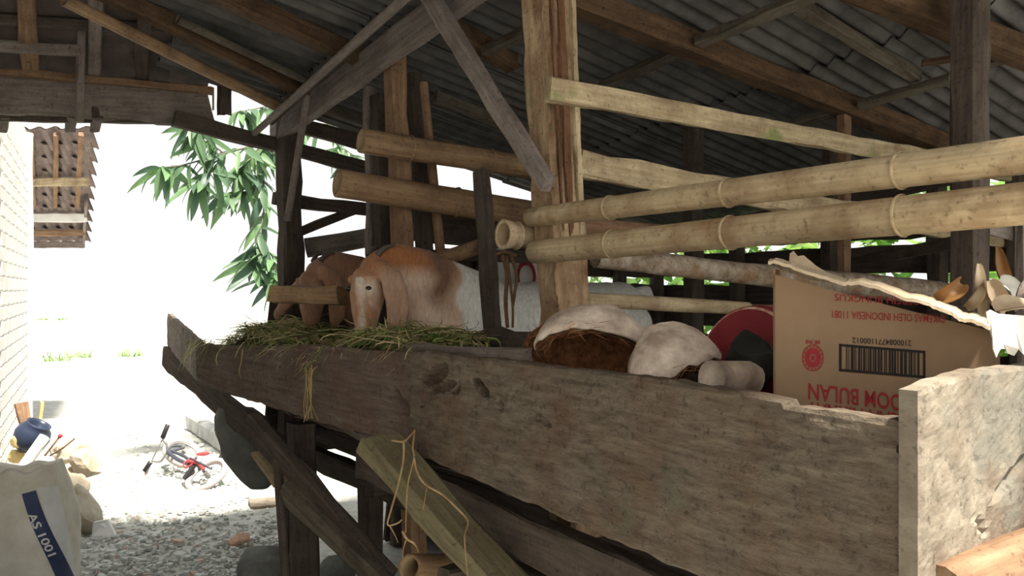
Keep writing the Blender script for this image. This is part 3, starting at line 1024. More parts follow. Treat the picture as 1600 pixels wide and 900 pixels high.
# ------------------------------------------------------------------ things in the trough
def husk(loc, a, b, c, opn, lng, label, seed, spill=140, skin=None, tip=0.10):
    z = -Vector(opn).normalized()
    x = Vector(lng)
    x = (x - z * x.dot(z)).normalized()
    y = z.cross(x)
    R = Matrix((x, y, z)).transposed().to_4x4()
    R.translation = Vector(loc)
    root = bpy.data.objects.new('coconut_husk', None)
    root.empty_display_size = 0.05
    root.matrix_basis = R
    col.objects.link(root)
    tag(root, label, 'coconut husk', 'empty coconut husks in the trough')
    nu, nv = 36, 12
    def surf(k, lift=0.0, rag=0.0):
        out = []
        for j in range(nv + 1):
            th = (math.pi / 2) * j / nv
            for i in range(nu):
                ph = 2 * math.pi * i / nu
                cx, sy, sz = math.cos(ph) * math.cos(th), math.sin(ph) * math.cos(th), math.sin(th)
                ridge = 1 + 0.03 * math.cos(3 * ph + seed) + 0.05 * nz(cx * 2 + seed, sy * 2, sz * 2) + 0.035 * nz(cx * 3, sy * 9 + seed, sz * 9) - 0.035 * math.exp(-((math.sin(ph * 0.5 + 0.9 + 0.1 * sz)) / 0.05) ** 2)
                pz = sz * c * k * ridge + lift
                if j == 0:
                    pz += rag * nz(ph * 3, seed) * 2
                point = 1 + tip * max(0, cx) ** 3
                out.append(Vector((cx * a * k * ridge * point, sy * b * k * ridge, pz)))
        return out
    outer, mid, inner = surf(1.0, 0, 0.006), surf(0.965, -0.004, 0.008), surf(0.72, 0.0, 0.01)
    def shell(p, q, name, mat):
        n = len(p)
        V = p + q
        Fc = []
        for j in range(nv):
            for i in range(nu):
                k = (i + 1) % nu
                f = (j * nu + i, j * nu + k, (j + 1) * nu + k, (j + 1) * nu + i)
                Fc += [f, tuple(n + v for v in f[::-1])]
        for i in range(nu):
            k = (i + 1) % nu
            Fc.append((k, i, n + i, n + k))
        o = mesh_obj(name, V, Fc, mat, None, None, True)
        o.parent = root
        return o
    shell(outer, mid, 'skin', skin or M['husk'])
    fib = surf(0.965, -0.006, 0.012)
    rim = [Vector((v.x * 0.80, v.y * 0.80, v.z * 0.9 + 0.010 + 0.006 * nz(v.x * 90, v.y * 90, seed))) for v in fib[:nu]]
    Vr = fib[:nu] + rim
    o = mesh_obj('fibre_rim', Vr, [((i + 1) % nu, i, nu + i, nu + (i + 1) % nu) for i in range(nu)], M['coir'])
    o.parent = root
    inn = [Vector((v.x / 0.72 * 0.775, v.y / 0.72 * 0.775, v.z + 0.012)) for v in inner[:nu]] + inner[nu:]
    inn[:nu] = rim
    o = mesh_obj('hollow', inn, [(j * nu + i, (j + 1) * nu + i, (j + 1) * nu + (i + 1) % nu, j * nu + (i + 1) % nu) for j in range(nv) for i in range(nu)], M['coir'], None, None, True)
    o.parent = root
    cr = rock('crown_scar', (a * 1.06, 0, 0.012), (0.012, 0.024, 0.020), M['coir'], None, seed=seed * 1.1, sub=2, amp=0.5)
    cr.parent = root
    rnd = random.Random(seed)
    V, Fc = [], []
    for _ in range(spill * 3):
        ph = rnd.uniform(0, 2 * math.pi)
        k = rnd.uniform(0.76, 0.98)
        p = Vector((math.cos(ph) * a * k, math.sin(ph) * b * k, rnd.uniform(-0.004, 0.02)))
        tang = Vector((-math.sin(ph) * a, math.cos(ph) * b, 0)).normalized()
        dr = (tang * rnd.choice((-1, 1)) + Vector((rnd.uniform(-.4, .4), rnd.uniform(-.4, .4), rnd.uniform(-.7, .25)))).normalized()
        ln = rnd.uniform(0.02, 0.055)
        w = rnd.uniform(0.0006, 0.0014)
        sd = dr.cross(Vector((rnd.uniform(-1, 1), rnd.uniform(-1, 1), 1))).normalized() * w
        cv = Vector((-p.x, -p.y, 0)).normalized() * ln * rnd.uniform(-0.2, 0.3)
        base = len(V)
        for f in (0, 0.35, 0.7, 1.0):
            q = p + dr * ln * f + cv * f * f
            V += [q - sd * (1.1 - f), q + sd * (1.1 - f)]
        for s in range(3):
            Fc.append((base + 2 * s, base + 2 * s + 1, base + 2 * s + 3, base + 2 * s + 2))
    st = mesh_obj('fibre_strands', V, Fc, M['coir_strand'])
    st.parent = root
    st['kind'] = 'stuff'
    return root
husk(P(926, 556, 2.10), 0.145, 0.130, 0.128, (-0.16, -0.56, -0.80), (1, 0.0, -0.20), 'largest empty coconut husk, pinkish grey with a dark hollow of brown fibre', 3, 170)
husk(P(1062, 586, 1.885), 0.112, 0.088, 0.122, (0.40, -0.25, -0.88), (-0.80, -0.5, -0.12), 'pale pointed coconut husk leaning on the largest husk, skin side out', 11, 110, None, 0.26)
husk(P(843, 556, 2.26), 0.075, 0.06, 0.07, (-0.75, -0.65, -0.1), (0.45, 0.0, 0.9), 'small dark coconut husk with rusty fibre, half behind the largest husk', 19, 140)
o = pole('log_offcut', P(1112, 590, 1.70), P(1172, 592, 1.775), 0.036, 0.037, M['husk'], None, rough=0.10, ring=18)
tag(o, 'short pale round log offcut lying between husk and cardboard box', 'log')

def build_bowl():
    c = P(1163, 568, 1.90)
    z = Vector((-0.75, -0.58, 0.20)).normalized()      # the base of the basin faces this way
    x = Vector((1, -0.1, 0))
    x = (x - z * x.dot(z)).normalized()
    y = z.cross(x)
    R = Matrix((x, y, z)).transposed().to_4x4()
    R.translation = c
    root = bpy.data.objects.new('red_basin', None)
    root.matrix_basis = R
    col.objects.link(root)
    tag(root, 'dark red round basin tipped on edge, scuffed pale round its base, behind the husks', 'basin')
    r0, dp, n = 0.130, 0.030, 44
    def lathe(pr, name, mat):
        V, Fc = [], []
        for k, d in pr:
            for i in range(n):
                an = 2 * math.pi * i / n
                V.append((math.cos(an) * r0 * k, math.sin(an) * r0 * k, d * dp))
        for q in range(len(pr) - 1):
            for i in range(n):
                j = (i + 1) % n
                Fc.append((q * n + i, q * n + j, (q + 1) * n + j, (q + 1) * n + i))
        o = mesh_obj(name, V, Fc, mat, None, None, True)
        o.parent = root
    lathe([(0.0, 0.06), (0.5, 0.03), (0.85, 0.0), (0.955, 0.0)], 'base', M['red'])
    lathe([(0.955, 0.0), (0.985, -0.03), (1.0, -0.12), (1.005, -0.25)], 'scuffed_edge', M['red_rim'])
    lathe([(1.005, -0.25), (1.03, -0.6), (1.05, -1.0), (1.07, -1.0), (1.02, -0.2), (0.9, -0.1), (0.0, -0.1)], 'wall', M['red'])
    # crumpled black bag added to fill the dark area below the red base
    o = rock('black_wad', P(1170, 566, 1.80), (0.065, 0.028, 0.062), M['black'], seed=8.8, sub=4, amp=0.3, rotz=-0.967)
    tag(o, 'crumpled black bag in front of the red basin', 'wad')
build_bowl()

def build_box():
    FL = Vector((P(1208, 600, 1.60).x, 1.60, 0))
    FR = Vector((P(1562, 600, 1.46).x, 1.46, 0))
    u = (FR - FL).normalized()
    W = (FR - FL).length
    nb = Vector((-u.y, u.x, 0))
    if nb.y < 0:
        nb = -nb
    DP = 0.15
    z0, z1 = 1.022, 1.515
    root = empty('cardboard_box', FL + u * W / 2 + nb * DP / 2 + UP * z0)
    tag(root, 'torn brown cardboard box upside down with red print and barcode', 'box')
    th = 0.004
    def PF(x, y, off=0.0):
        return hit(x, y, FL - nb * off, nb)
    # panels, with a gentle bulge
    def panel(name, a, b, za, zb, nrm, mat, bulge=0.004, jag=0.0):
        nu, nv = 24, 14
        V, Fc = [], []
        for k in (0, 1):
            for i in range(nu + 1):
                for j in range(nv + 1):
                    f, g = i / nu, j / nv
                    top = zb(f) if callable(zb) else zb
                    p = a + (b - a) * f + UP * (za + (top - za) * g)
                    if j == nv and jag:
                        p += UP * jag * nz(f * 30, za * 7)
                    p += nrm * (-bulge * math.sin(f * math.pi) * math.sin(g * math.pi) + k * th)
                    V.append(p)
        Wd = nv + 1
        n = (nu + 1) * Wd
        for i in range(nu):
            for j in range(nv):
                q = (i * Wd + j, (i + 1) * Wd + j, (i + 1) * Wd + j + 1, i * Wd + j + 1)
                Fc += [q, tuple(n + x for x in q[::-1])]
        for i in range(nu):
            for j in (0, nv):
                Fc.append((i * Wd + j, (i + 1) * Wd + j, n + (i + 1) * Wd + j, n + i * Wd + j))
        for i in (0, nu):
            for j in range(nv):
                Fc.append((i * Wd + j, i * Wd + j + 1, n + i * Wd + j + 1, n + i * Wd + j))
        o0 = V[0].copy()
        return mesh_obj(name, [v - o0 for v in V], Fc, mat, root, Matrix.Translation(o0))
    def top_line(f):
        x = 1226 + (1556 - 1226) * f
        y = 428 + (520 - 428) * f
        return PF(x, y).z
    panel('front_panel', FL, FR, z0, top_line, nb, M['card'], 0.0)
    panel('side_panel', FL, FL + nb * DP, z0, PF(1226, 420).z, u, M['card'])
    BR = FR + nb * 0.012
    panel('side_panel', FR + nb * 0.005, BR, z0, PF(1560, 520).z, -u, M['card'])
    panel('back_panel', FL + nb * DP, BR, z0, lambda f: 1.50 - 0.07 * f, -nb, M['card'], 0.0, 0.01)
    # torn flap leaning out over the front
    edge = [(1200, 414), (1213, 411), (1238, 421), (1262, 430), (1300, 441), (1322, 446), (1340, 445), (1375, 455), (1400, 465), (1440, 474), (1462, 484), (1485, 492), (1500, 501), (1520, 505), (1546, 516)]
    V, Fc = [], []
    n = 60
    def epx(f):
        q = f * (len(edge) - 1)
        i = min(int(q), len(edge) - 2)
        g = q - i
        return edge[i][0] + (edge[i + 1][0] - edge[i][0]) * g, edge[i][1] + (edge[i + 1][1] - edge[i][1]) * g
    for k in (0, 1):
        for i in range(n + 1):
            f = i / n
            x, y = epx(f)
            out = PF(x, y + 2.5 * nz(i * 0.9, 4.4) + 2.0 * nz(i * 0.23, 7.7), 0.075)
            back = PF(x + 10, y - 4, -0.10)
            back.z = out.z + 0.003
            for g in (0, 0.33, 0.66, 1.0):
                V.append(out + (back - out) * g + UP * (0.006 * k + 0.006 * math.sin(g * 3.1)))
    m = (n + 1) * 4
    for i in range(n):
        for g in range(3):
            q = (i * 4 + g, (i + 1) * 4 + g, (i + 1) * 4 + g + 1, i * 4 + g + 1)
            Fc += [q[::-1], tuple(m + v for v in q)]
        Fc.append((i * 4, (i + 1) * 4, m + (i + 1) * 4, m + i * 4))
    o0 = V[0].copy()
    fl = mesh_obj('torn_flap', [v - o0 for v in V], Fc, M['card_torn'], root, Matrix.Translation(o0))
    # upright white scrap of flap
    pts = [PF(x, y, -0.05) for x, y in ((1232, 425), (1234, 396), (1240, 392), (1246, 400), (1256, 399), (1275, 415), (1302, 432), (1310, 443), (1270, 438))]
    slab_from_outline('torn_scrap', pts, 0.004, nb, M['card_torn'], root)
    # printing
    def printed(name, geo, x0, y0, x1, y1, dy, mat, flip=True):
        uv, Fc2 = geo
        V = []
        for a, b in uv:
            if flip:
                a, b = 1 - a, 1 - b
            V.append(PF(x0 + (x1 - x0) * a, (y1 + (y0 - y1) * b) + dy * a, 0.0012))
        o0 = V[0].copy()
        return mesh_obj(name, [v - o0 for v in V], Fc2, mat, root, Matrix.Translation(o0))
    printed('lettering', text_geo('ZOOM BULAN', 0.012), 1263, 598, 1428, 624, 21, M['print_red'])
    printed('lettering', text_geo('PESAN NIKMAT', 0.012), 1262, 627, 1424, 650, 21, M['print_red'])
    printed('lettering', text_geo('DIKEMAS OLEH INDONESIA 11081', 0.004), 1300, 485, 1476, 497, 8, M['print_red'])
    printed('lettering', text_geo('ISI BERSIH BUNGKUS', 0.004), 1304, 459, 1455, 470, 8, M['print_red'])
    printed('lettering', text_geo('2100084771100012', 0.006), 1332, 527, 1424, 536, 5, M['print_black'])
    printed('lettering', text_geo('MI INI', 0.02), 1259, 531, 1281, 537, 1, M['print_red'])
    # barcode with its frame
    V, Fc = [], []
    def quad(xa, ya, xb, yb, off=0.0012):
        b = len(V)
        for x, y in ((xa, ya), (xb, ya), (xb, yb), (xa, yb)):
            V.append(PF(x, y + (x - 1311) * 0.083, off))
        Fc.append((b, b + 1, b + 2, b + 3)[::-1])
    x0, x1, y0, y1 = 1311, 1446, 537, 580
    quad(x0, y0, x1, y0 + 4); quad(x0, y1 - 4, x1, y1); quad(x0, y0, x0 + 4, y1); quad(x1 - 4, y0, x1, y1)
    rb = random.Random(4)
    x = x0 + 11
    while x < x1 - 12:
        w = rb.choice((1.2, 1.8, 3.2, 4.4))
        quad(x, y0 + 4, x + w, y1 - 4)
        x += w + rb.choice((1.0, 1.0, 1.8, 2.6))
    o0 = V[0].copy()
    mesh_obj('barcode', [v - o0 for v in V], Fc, M['print_black'], root, Matrix.Translation(o0))
    # round emblem: disc, gap, ring
    V, Fc = [], []
    cx, cy, rx, ry = 1270, 559, 17, 21
    def ring(k0, k1):
        b = len(V)
        for i in range(40):
            an = 2 * math.pi * i / 40
            for k in (k0, k1):
                V.append(PF(cx + math.cos(an) * rx * k, cy + math.sin(an) * ry * k, 0.0012))
        for i in range(40):
            j = (i + 1) % 40
            Fc.append((b + 2 * i, b + 2 * i + 1, b + 2 * j + 1, b + 2 * j))
    ring(0.92, 1.0)
    ring(0.30, 0.74)
    ring(0.02, 0.2)
    for i in range(16):
        b = len(V)
        an = 2 * math.pi * i / 16
        for da, k in ((0, 0.79), (0.2, 0.79), (0.2, 0.88), (0, 0.88)):
            V.append(PF(cx + math.cos(an + da) * rx * k, cy + math.sin(an + da) * ry * k, 0.0012))
        Fc.append((b, b + 1, b + 2, b + 3))
    o0 = V[0].copy()
    mesh_obj('emblem', [v - o0 for v in V], Fc, M['print_red'], root, Matrix.Translation(o0))
    return PF, nb, u
PF, BOXN, BOXU = build_box()

def curled_leaf(name, pts, w, mat, parent=None, curl=0.6, up=UP, tip=0.15):
    """leaf blade along a path: folded along its midrib, tapering to both ends"""
    path = smooth_path(pts, 5)
    V, Fc = [], []
    n = len(path)
    for i, p in enumerate(path):
        tg = (path[min(i + 1, n - 1)] - path[max(i - 1, 0)]).normalized()
        sd = tg.cross(up)
        if sd.length < 0.05:
            sd = tg.cross(Vector((1, 0, 0)))
        sd.normalize()
        nn = sd.cross(tg)
        f = i / (n - 1)
        ww = w * (tip + (1 - tip) * math.sin(math.pi * (0.12 + 0.85 * f)) ** 0.8)
        for j in range(5):
            g = (j - 2) / 2
            V.append(p + sd * ww * g * math.cos(curl * abs(g)) + nn * ww * (abs(g) ** 1.5) * math.sin(curl) + nn * 0.05 * w * nz(i * 0.7, g * 3))
    m = len(V)
    V += [v - UP * 0.0012 for v in V]
    for i in range(n - 1):
        for j in range(4):
            q = (i * 5 + j, i * 5 + j + 1, (i + 1) * 5 + j + 1, (i + 1) * 5 + j)
            Fc += [q, tuple(m + k for k in q[::-1])]
    o0 = V[0].copy()
    return mesh_obj(name, [v - o0 for v in V], Fc, mat, parent, Matrix.Translation(o0), True)
def build_dry_leaves():
    Z = 1.56
    spec = [((1530, 492), (1526, 450), (1528, 412), 0.018, 'dryleaf', 1.56, 'tall pale dry corn husk standing up from the cardboard box'),
            ((1570, 445), (1560, 420), (1557, 386), 0.020, 'dryleaf_brown', 1.66, 'tan dry husk blade upright behind the other husks'),
            ((1540, 440), (1553, 470), (1570, 488), 0.028, 'dryleaf', 1.55, 'broad folded dry husk with brown ribs on the box'),
            ((1508, 478), (1522, 466), (1536, 444), 0.016, 'dryleaf', 1.54, 'small narrow dry husk leaning against the tall pale husk'),
            ((1560, 440), (1578, 450), (1582, 470), 0.022, 'sack_white', 1.62, 'grey-white papery husk hanging behind the tan blade'),
            ((1500, 442), (1484, 456), (1462, 466), 0.024, 'dryleaf_brown', 1.53, 'curled orange-brown dry leaf on the edge of the torn flap'),
            ((1600, 440), (1592, 460), (1586, 486), 0.018, 'grey', 1.60, 'grey curled dry husk beside the shed upright')]
    for a, b, c, w, mt, z, lab in spec:
        o = curled_leaf('dry_husk_leaf', [P(*a, z), P(*b, z - 0.015), P(*c, z)], w, M[mt], None, 0.9, up=Vector((0, -1, 0.15)))
        tag(o, lab, 'dry leaf', 'dry husks on the cardboard box')
    # hanging white scrap of paper with a tattered hem
    hem = [(1542, 488), (1548, 484), (1560, 490), (1582, 492), (1612, 494), (1614, 552), (1602, 556), (1592, 545), (1585, 556), (1574, 552), (1569, 538), (1562, 548), (1557, 559), (1552, 546), (1551, 528), (1546, 512)]
    V = []
    pts = []
    for x, y in hem:
        f = (y - 484) / 70
        pts.append(P(x, y, 1.42 + 0.012 * math.sin(x * 0.16) * f))
    o = slab_from_outline('torn_paper', pts, 0.003, Vector((0, 1, 0)), M['paper'])
    tag(o, 'bright white torn paper with a tattered hem hanging off the box', 'paper')
    o = curled_leaf('husk_flap', [P(1556, 486, 1.46), P(1585, 481, 1.46), P(1625, 482, 1.48)], 0.030, M['card_torn'], None, 0.5, up=Vector((0, -0.4, 1)))
    tag(o, 'beige curled cardboard flap above the torn white paper', 'cardboard')
build_dry_leaves()

# ------------------------------------------------------------------ cut grass in the trough
def blade_field(n, sampler, lenr, wr, rnd, flat=0.5, seg=4):
    V, Fc = [], []
    for _ in range(n):
        p, nd = sampler(rnd)
        an = rnd.uniform(0, 2 * math.pi)
        dr = Vector((math.cos(an), math.sin(an), rnd.uniform(-0.15, flat))).normalized()
        if nd is not None:
            dr = (dr + nd).normalized()
        ln = rnd.uniform(*lenr)
        w = rnd.uniform(*wr)
        sd = dr.cross(UP)
        if sd.length < 0.1:
            sd = Vector((1, 0, 0))
        sd = (sd.normalized() + Vector((rnd.uniform(-.5, .5), rnd.uniform(-.5, .5), rnd.uniform(-.6, .6)))).normalized() * w
        drop = rnd.uniform(0.0, 0.7) * ln
        kink = Vector((rnd.uniform(-1, 1), rnd.uniform(-1, 1), rnd.uniform(-.3, .3))) * ln * 0.18
        b = len(V)
        for i in range(seg + 1):
            f = i / seg
            q = p + dr * ln * f - UP * drop * f * f + kink * math.sin(f * math.pi)
            ww = sd * (1.0 if f < 0.6 else (1.05 - f) * 2.3)
            V += [q - ww, q + ww]
        for i in range(seg):
            Fc.append((b + 2 * i, b + 2 * i + 1, b + 2 * i + 3, b + 2 * i + 2))
    return V, Fc
def build_grass():
    rnd = random.Random(21)
    def hgt(t, s):
        f = (t - 1.62) / (3.62 - 1.62)
        if f < 0 or f > 1:
            base = 1.18
        else:
            base = 1.31 + 0.035 * math.sin(f * math.pi * 3.0 + 0.9) + 0.02 * nz(t * 4, s * 5)
            base -= 0.10 * max(0, f - 0.75) / 0.25
            base += 0.03 * math.exp(-((t - 1.95) / 0.2) ** 2) - 0.03 * math.exp(-((t - 2.3) / 0.12) ** 2)
        edge = min(1.0, (s + 0.52) / 0.10) if s < -0.42 else 1.0
        return base - 0.05 * (1 - max(0, edge))
    V, Fc = [], []
    # underlying mound
    nt_, ns = 70, 12
    for i in range(nt_ + 1):
        t = 1.72 + 1.80 * i / nt_
        for j in range(ns + 1):
            s = -0.40 + 0.30 * j / ns - 0.06 * i / nt_
            V.append(pc(t, s, hgt(t, s) - 0.05 + 0.015 * nz(t * 14, s * 14)))
    for i in range(nt_):
        for j in range(ns):
            Fc.append((i * (ns + 1) + j, (i + 1) * (ns + 1) + j, (i + 1) * (ns + 1) + j + 1, i * (ns + 1) + j + 1))
    nm = len(Fc)
    def smp(r):
        t = r.uniform(1.63, 3.62)
        f = (t - 1.6) / 2.0
        s = r.uniform(-0.40, -0.10) - 0.06 * f
        return pc(t, s, hgt(t, s) - r.uniform(0.0, 0.04)), None
    v, f = blade_field(8500, smp, (0.05, 0.15), (0.0012, 0.0032), rnd)
    b = len(V)
    V += v
    Fc += [tuple(b + i for i in q) for q in f]
    def smp2(r):                               # wisps that hang over the front board
        t = r.uniform(2.0, 3.6)
        if r.random() < 0.55:
            t = r.uniform(3.30, 3.62)
        f = (t - 1.6) / 2.0
        u_ = (t - 1.54) / 2.01
        return pc(t, -0.438 - 0.112 * u_ - 0.004, 1.308 - 0.062 * u_ + 0.012 * r.random()), (-N * 1.3 - UP * 0.55)
    v, f = blade_field(70, smp2, (0.06, 0.14), (0.0012, 0.0026), rnd, 0.1)
    b = len(V)
    V += v
    Fc += [tuple(b + i for i in q) for q in f]
    o0 = pc(2.6, -0.28, 1.2)
    o = mesh_obj('cut_grass', [p - o0 for p in V], Fc, None, None, Matrix.Translation(o0), False, [M['grass'], M['mound']], [1] * nm + [0] * (len(Fc) - nm))
    tag(o, 'heap of freshly cut green and straw-coloured grass in the trough', 'fodder', kind='stuff')
    # strands hanging on the front of the far board
    s1 = -0.515
    paths = []
    for k in range(7):
        x = 484 + rnd.uniform(-5, 5)
        paths.append(([PS(x + rnd.uniform(-6, 6), 572 + rnd.uniform(-3, 6), s1), PS(x - 1, 600, s1 - 0.004), PS(x + rnd.uniform(-6, 3), 630, s1), PS(x + rnd.uniform(-12, 10), 655 + rnd.uniform(-8, 5), s1)], 0.0022, 0.0012))
    o = multi_tube('hanging_straw', paths, M['straw'])
    tag(o, 'twisted wisp of dry straw hanging on the far trough plank', 'straw')
    o = multi_tube('hanging_straw', [([PS(379, 546, -0.55), PS(377, 565, -0.553), PS(374, 580, -0.55), PS(377, 592, -0.55)], 0.003, 0.001)], M['straw'])
    tag(o, 'single short yellow straw on the far trough plank near its end', 'straw')
build_grass()

# dry roots hanging from the joint of the two front boards
def build_roots():
    # the roots lie on the front of the slanting brace
    p = lambda x, y: P(x, y, 2.30 - 0.00095 * (y - 690) + 0.01 * nz(x * 0.05, y * 0.05))
    paths = [([p(612, 688), p(630, 690), p(640, 682), p(648, 672)], 0.0045, 0.003),
             ([p(631, 690), p(630, 720), p(622, 758), p(610, 800), p(606, 820), p(620, 818), p(628, 812)], 0.0045, 0.003),
             ([p(648, 672), p(645, 700), p(647, 716), p(638, 752), p(635, 790), p(634, 832)], 0.0042, 0.003),
             ([p(647, 716), p(652, 738), p(665, 757), p(690, 772), p(710, 790), p(731, 814), p(726, 836), p(728, 870), p(731, 905)], 0.005, 0.003),
             ([p(667, 760), p(664, 780), p(661, 797)], 0.0025, 0.0015),
             ([p(629, 830), p(636, 842), p(648, 850), p(654, 862)], 0.006, 0.003),
             ([p(635, 842), p(630, 860), p(629, 885)], 0.003, 0.0015),
             ([p(608, 820), p(618, 838), p(622, 848)], 0.003, 0.0015)]
    paths = [(q, r0 * 0.68, r1 * 0.6) for q, r0, r1 in paths]
    o = multi_tube('hanging_roots', paths, M['root'])
    tag(o, 'tangle of thin dry orange roots hanging over the slanting brace', 'roots')
    o = multi_tube('rope_bundle', [([P(786, 398, 2.85), P(792, 430, 2.85), P(790, 470, 2.85), P(793, 512, 2.85)], 0.008, 0.006),
                                     ([P(792, 400, 2.83), P(797, 440, 2.83), P(801, 478, 2.83), P(801, 512, 2.83)], 0.005, 0.004),
                                     ([P(798, 396, 2.84), P(807, 430, 2.84), P(804, 460, 2.84), P(801, 480, 2.84)], 0.006, 0.005),
                                     ([P(776, 398, 2.86), P(790, 394, 2.84), P(806, 400, 2.86)], 0.007, 0.007)], M['rope'])
    tag(o, 'brown fibre cords hanging from the rail beside the dark slat', 'cord')
build_roots()

# ------------------------------------------------------------------ goats
def goat_mesh(name, coat, splay=False):
    tmpl = bmesh.new()
    bmesh.ops.create_uvsphere(tmpl, u_segments=20, v_segments=14, radius=1)
    tv = [v.co.copy() for v in tmpl.verts]
    tfc = [tuple(v.index for v in f.verts) for f in tmpl.faces]
    tmpl.free()
    GV, GF = [], []
    def ball(p, r):
        if not isinstance(r, tuple):
            r = (r, r, r)
        b = len(GV)
        GV.extend((v.x * r[0] + p[0], v.y * r[1] + p[1], v.z * r[2] + p[2]) for v in tv)
        GF.extend(tuple(b + i for i in f) for f in tfc)
    def chain(pts, n=5):
        for (p, r), (q, s) in zip(pts, pts[1:]):
            for i in range(n + 1):
                f = i / n
                c = Vector(p).lerp(Vector(q), f)
                if isinstance(r, tuple):
                    rr = tuple(r[k] + (s[k] - r[k]) * f for k in range(3))
                else:
                    rr = r + (s - r) * f
                ball(c, rr)
    # trunk: deep chest, narrowing belly, rump
    chain([((0.02, 0, 0.58), (0.17, 0.125, 0.19)), ((-0.20, 0, 0.60), (0.20, 0.155, 0.18)), ((-0.45, 0, 0.61), (0.20, 0.155, 0.165)), ((-0.68, 0, 0.63), (0.14, 0.13, 0.15))], 3)
    # neck
    chain([((0.08, 0, 0.66), (0.14, 0.10, 0.15)), ((0.26, -0.005, 0.745), (0.13, 0.085, 0.125)), ((0.42, -0.02, 0.80), (0.10, 0.075, 0.095)), ((0.50, -0.03, 0.815), (0.085, 0.07, 0.075))], 5)
    # skull, roman nose, jaw, muzzle
    ball((0.545, -0.02, 0.822), (0.066, 0.060, 0.060))
    chain([((0.580, -0.005, 0.775), 0.058), ((0.608, 0.03, 0.705), 0.050), ((0.630, 0.062, 0.645), 0.041), ((0.642, 0.085, 0.600), 0.036)], 5)
    chain([((0.610, -0.005, 0.790), 0.040), ((0.640, 0.03, 0.725), 0.036), ((0.655, 0.065, 0.66), 0.029), ((0.655, 0.085, 0.615), 0.026)], 5)
    chain([((0.562, 0.015, 0.735), 0.040), ((0.600, 0.06, 0.645), 0.028), ((0.62, 0.08, 0.600), 0.024)], 5)
    ball((0.655, 0.095, 0.588), (0.028, 0.030, 0.020))
    ball((0.638, 0.092, 0.574), (0.024, 0.024, 0.016))
    # brow over each eye
    ball((0.596, 0.044, 0.782), 0.020)
    ball((0.632, -0.050, 0.782), 0.020)
    # fluffy poll and crest of the neck
    chain([((0.54, -0.015, 0.865), 0.032), ((0.46, -0.01, 0.875), 0.05), ((0.34, -0.005, 0.845), 0.06)], 5)
    # long drooping ears, folded along their length
    chain([((0.560, 0.045, 0.835), (0.026, 0.018, 0.024)), ((0.540, 0.078, 0.795), (0.040, 0.014, 0.04)), ((0.525, 0.100, 0.71), (0.046, 0.012, 0.05)), ((0.528, 0.110, 0.63), (0.040, 0.012, 0.04)), ((0.540, 0.112, 0.555), (0.016, 0.011, 0.022))], 5)
    chain([((0.505, 0.085, 0.78), (0.020, 0.018, 0.04)), ((0.490, 0.110, 0.70), (0.018, 0.020, 0.05)), ((0.500, 0.118, 0.63), (0.014, 0.016, 0.04))], 4)
    if splay:
        chain([((0.55, -0.08, 0.82), (0.03, 0.022, 0.024)), ((0.57, -0.16, 0.76), (0.03, 0.03, 0.04)), ((0.60, -0.24, 0.69), (0.022, 0.04, 0.045)), ((0.62, -0.31, 0.62), (0.016, 0.03, 0.03))], 6)
    else:
      chain([((0.55, -0.085, 0.83), (0.03, 0.02, 0.024)), ((0.55, -0.125, 0.77), (0.045, 0.014, 0.04)), ((0.545, -0.14, 0.70), (0.05, 0.012, 0.045)), ((0.555, -0.145, 0.60), (0.03, 0.012, 0.03))], 4)
    # long hair at the throat
    chain([((0.47, 0.02, 0.72), (0.05, 0.05, 0.07)), ((0.34, 0.02, 0.64), (0.09, 0.07, 0.10)), ((0.20, 0.01, 0.58), (0.10, 0.09, 0.12))], 5)
    # legs with joints and hooves
    for y in (-0.085, 0.085):
        chain([((0.04, y, 0.50), 0.07), ((0.05, y, 0.32), 0.038), ((0.045, y, 0.28), 0.034), ((0.05, y, 0.09), 0.022), ((0.055, y, 0.05), 0.026), ((0.06, y, 0.022), 0.026)], 5)
        chain([((-0.68, y, 0.58), 0.10), ((-0.60, y, 0.42), 0.065), ((-0.74, y, 0.27), 0.034), ((-0.74, y, 0.24), 0.032), ((-0.70, y, 0.08), 0.022), ((-0.69, y, 0.022), 0.026)], 6)
    chain([((-0.80, 0, 0.72), 0.035), ((-0.86, 0, 0.74), 0.024), ((-0.90, 0, 0.70), 0.012)], 4)
    me = bpy.data.meshes.new(name + '_raw')
    me.from_pydata(GV, [], GF)
    ob = bpy.data.objects.new('tmp_goat', me)
    col.objects.link(ob)
    r = ob.modifiers.new('r', 'REMESH')
    r.mode = 'VOXEL'
    r.voxel_size = 0.0085
    s = ob.modifiers.new('s', 'SMOOTH')
    s.factor = 0.5
    s.iterations = 6
    dg = bpy.context.evaluated_depsgraph_get()
    out = bpy.data.meshes.new_from_object(ob.evaluated_get(dg))
    out.name = name
    bpy.data.objects.remove(ob)
    at = out.color_attributes.new('coat', 'FLOAT_COLOR', 'POINT')
    for i, v in enumerate(out.vertices):
        p = v.co
        # shaggy throat and neck: faint locks
        if 0.0 < p.x < 0.48 and p.y > 0.02:
            v.co.y += 0.010 * nz(p.x * 26 + p.z * 16, p.z * 4, 2.0)
        c = coat(p)
        at.data[i].color = (c[0], c[1], c[2], 1)
    out.materials.clear()
    out.materials.append(M['fur'])
    out.polygons.foreach_set('use_smooth', [True] * len(out.polygons))
    out.update()
    return out
def lerp3(a, b, f):
    f = max(0.0, min(1.0, f))
    return tuple(a[i] + (b[i] - a[i]) * f for i in range(3))
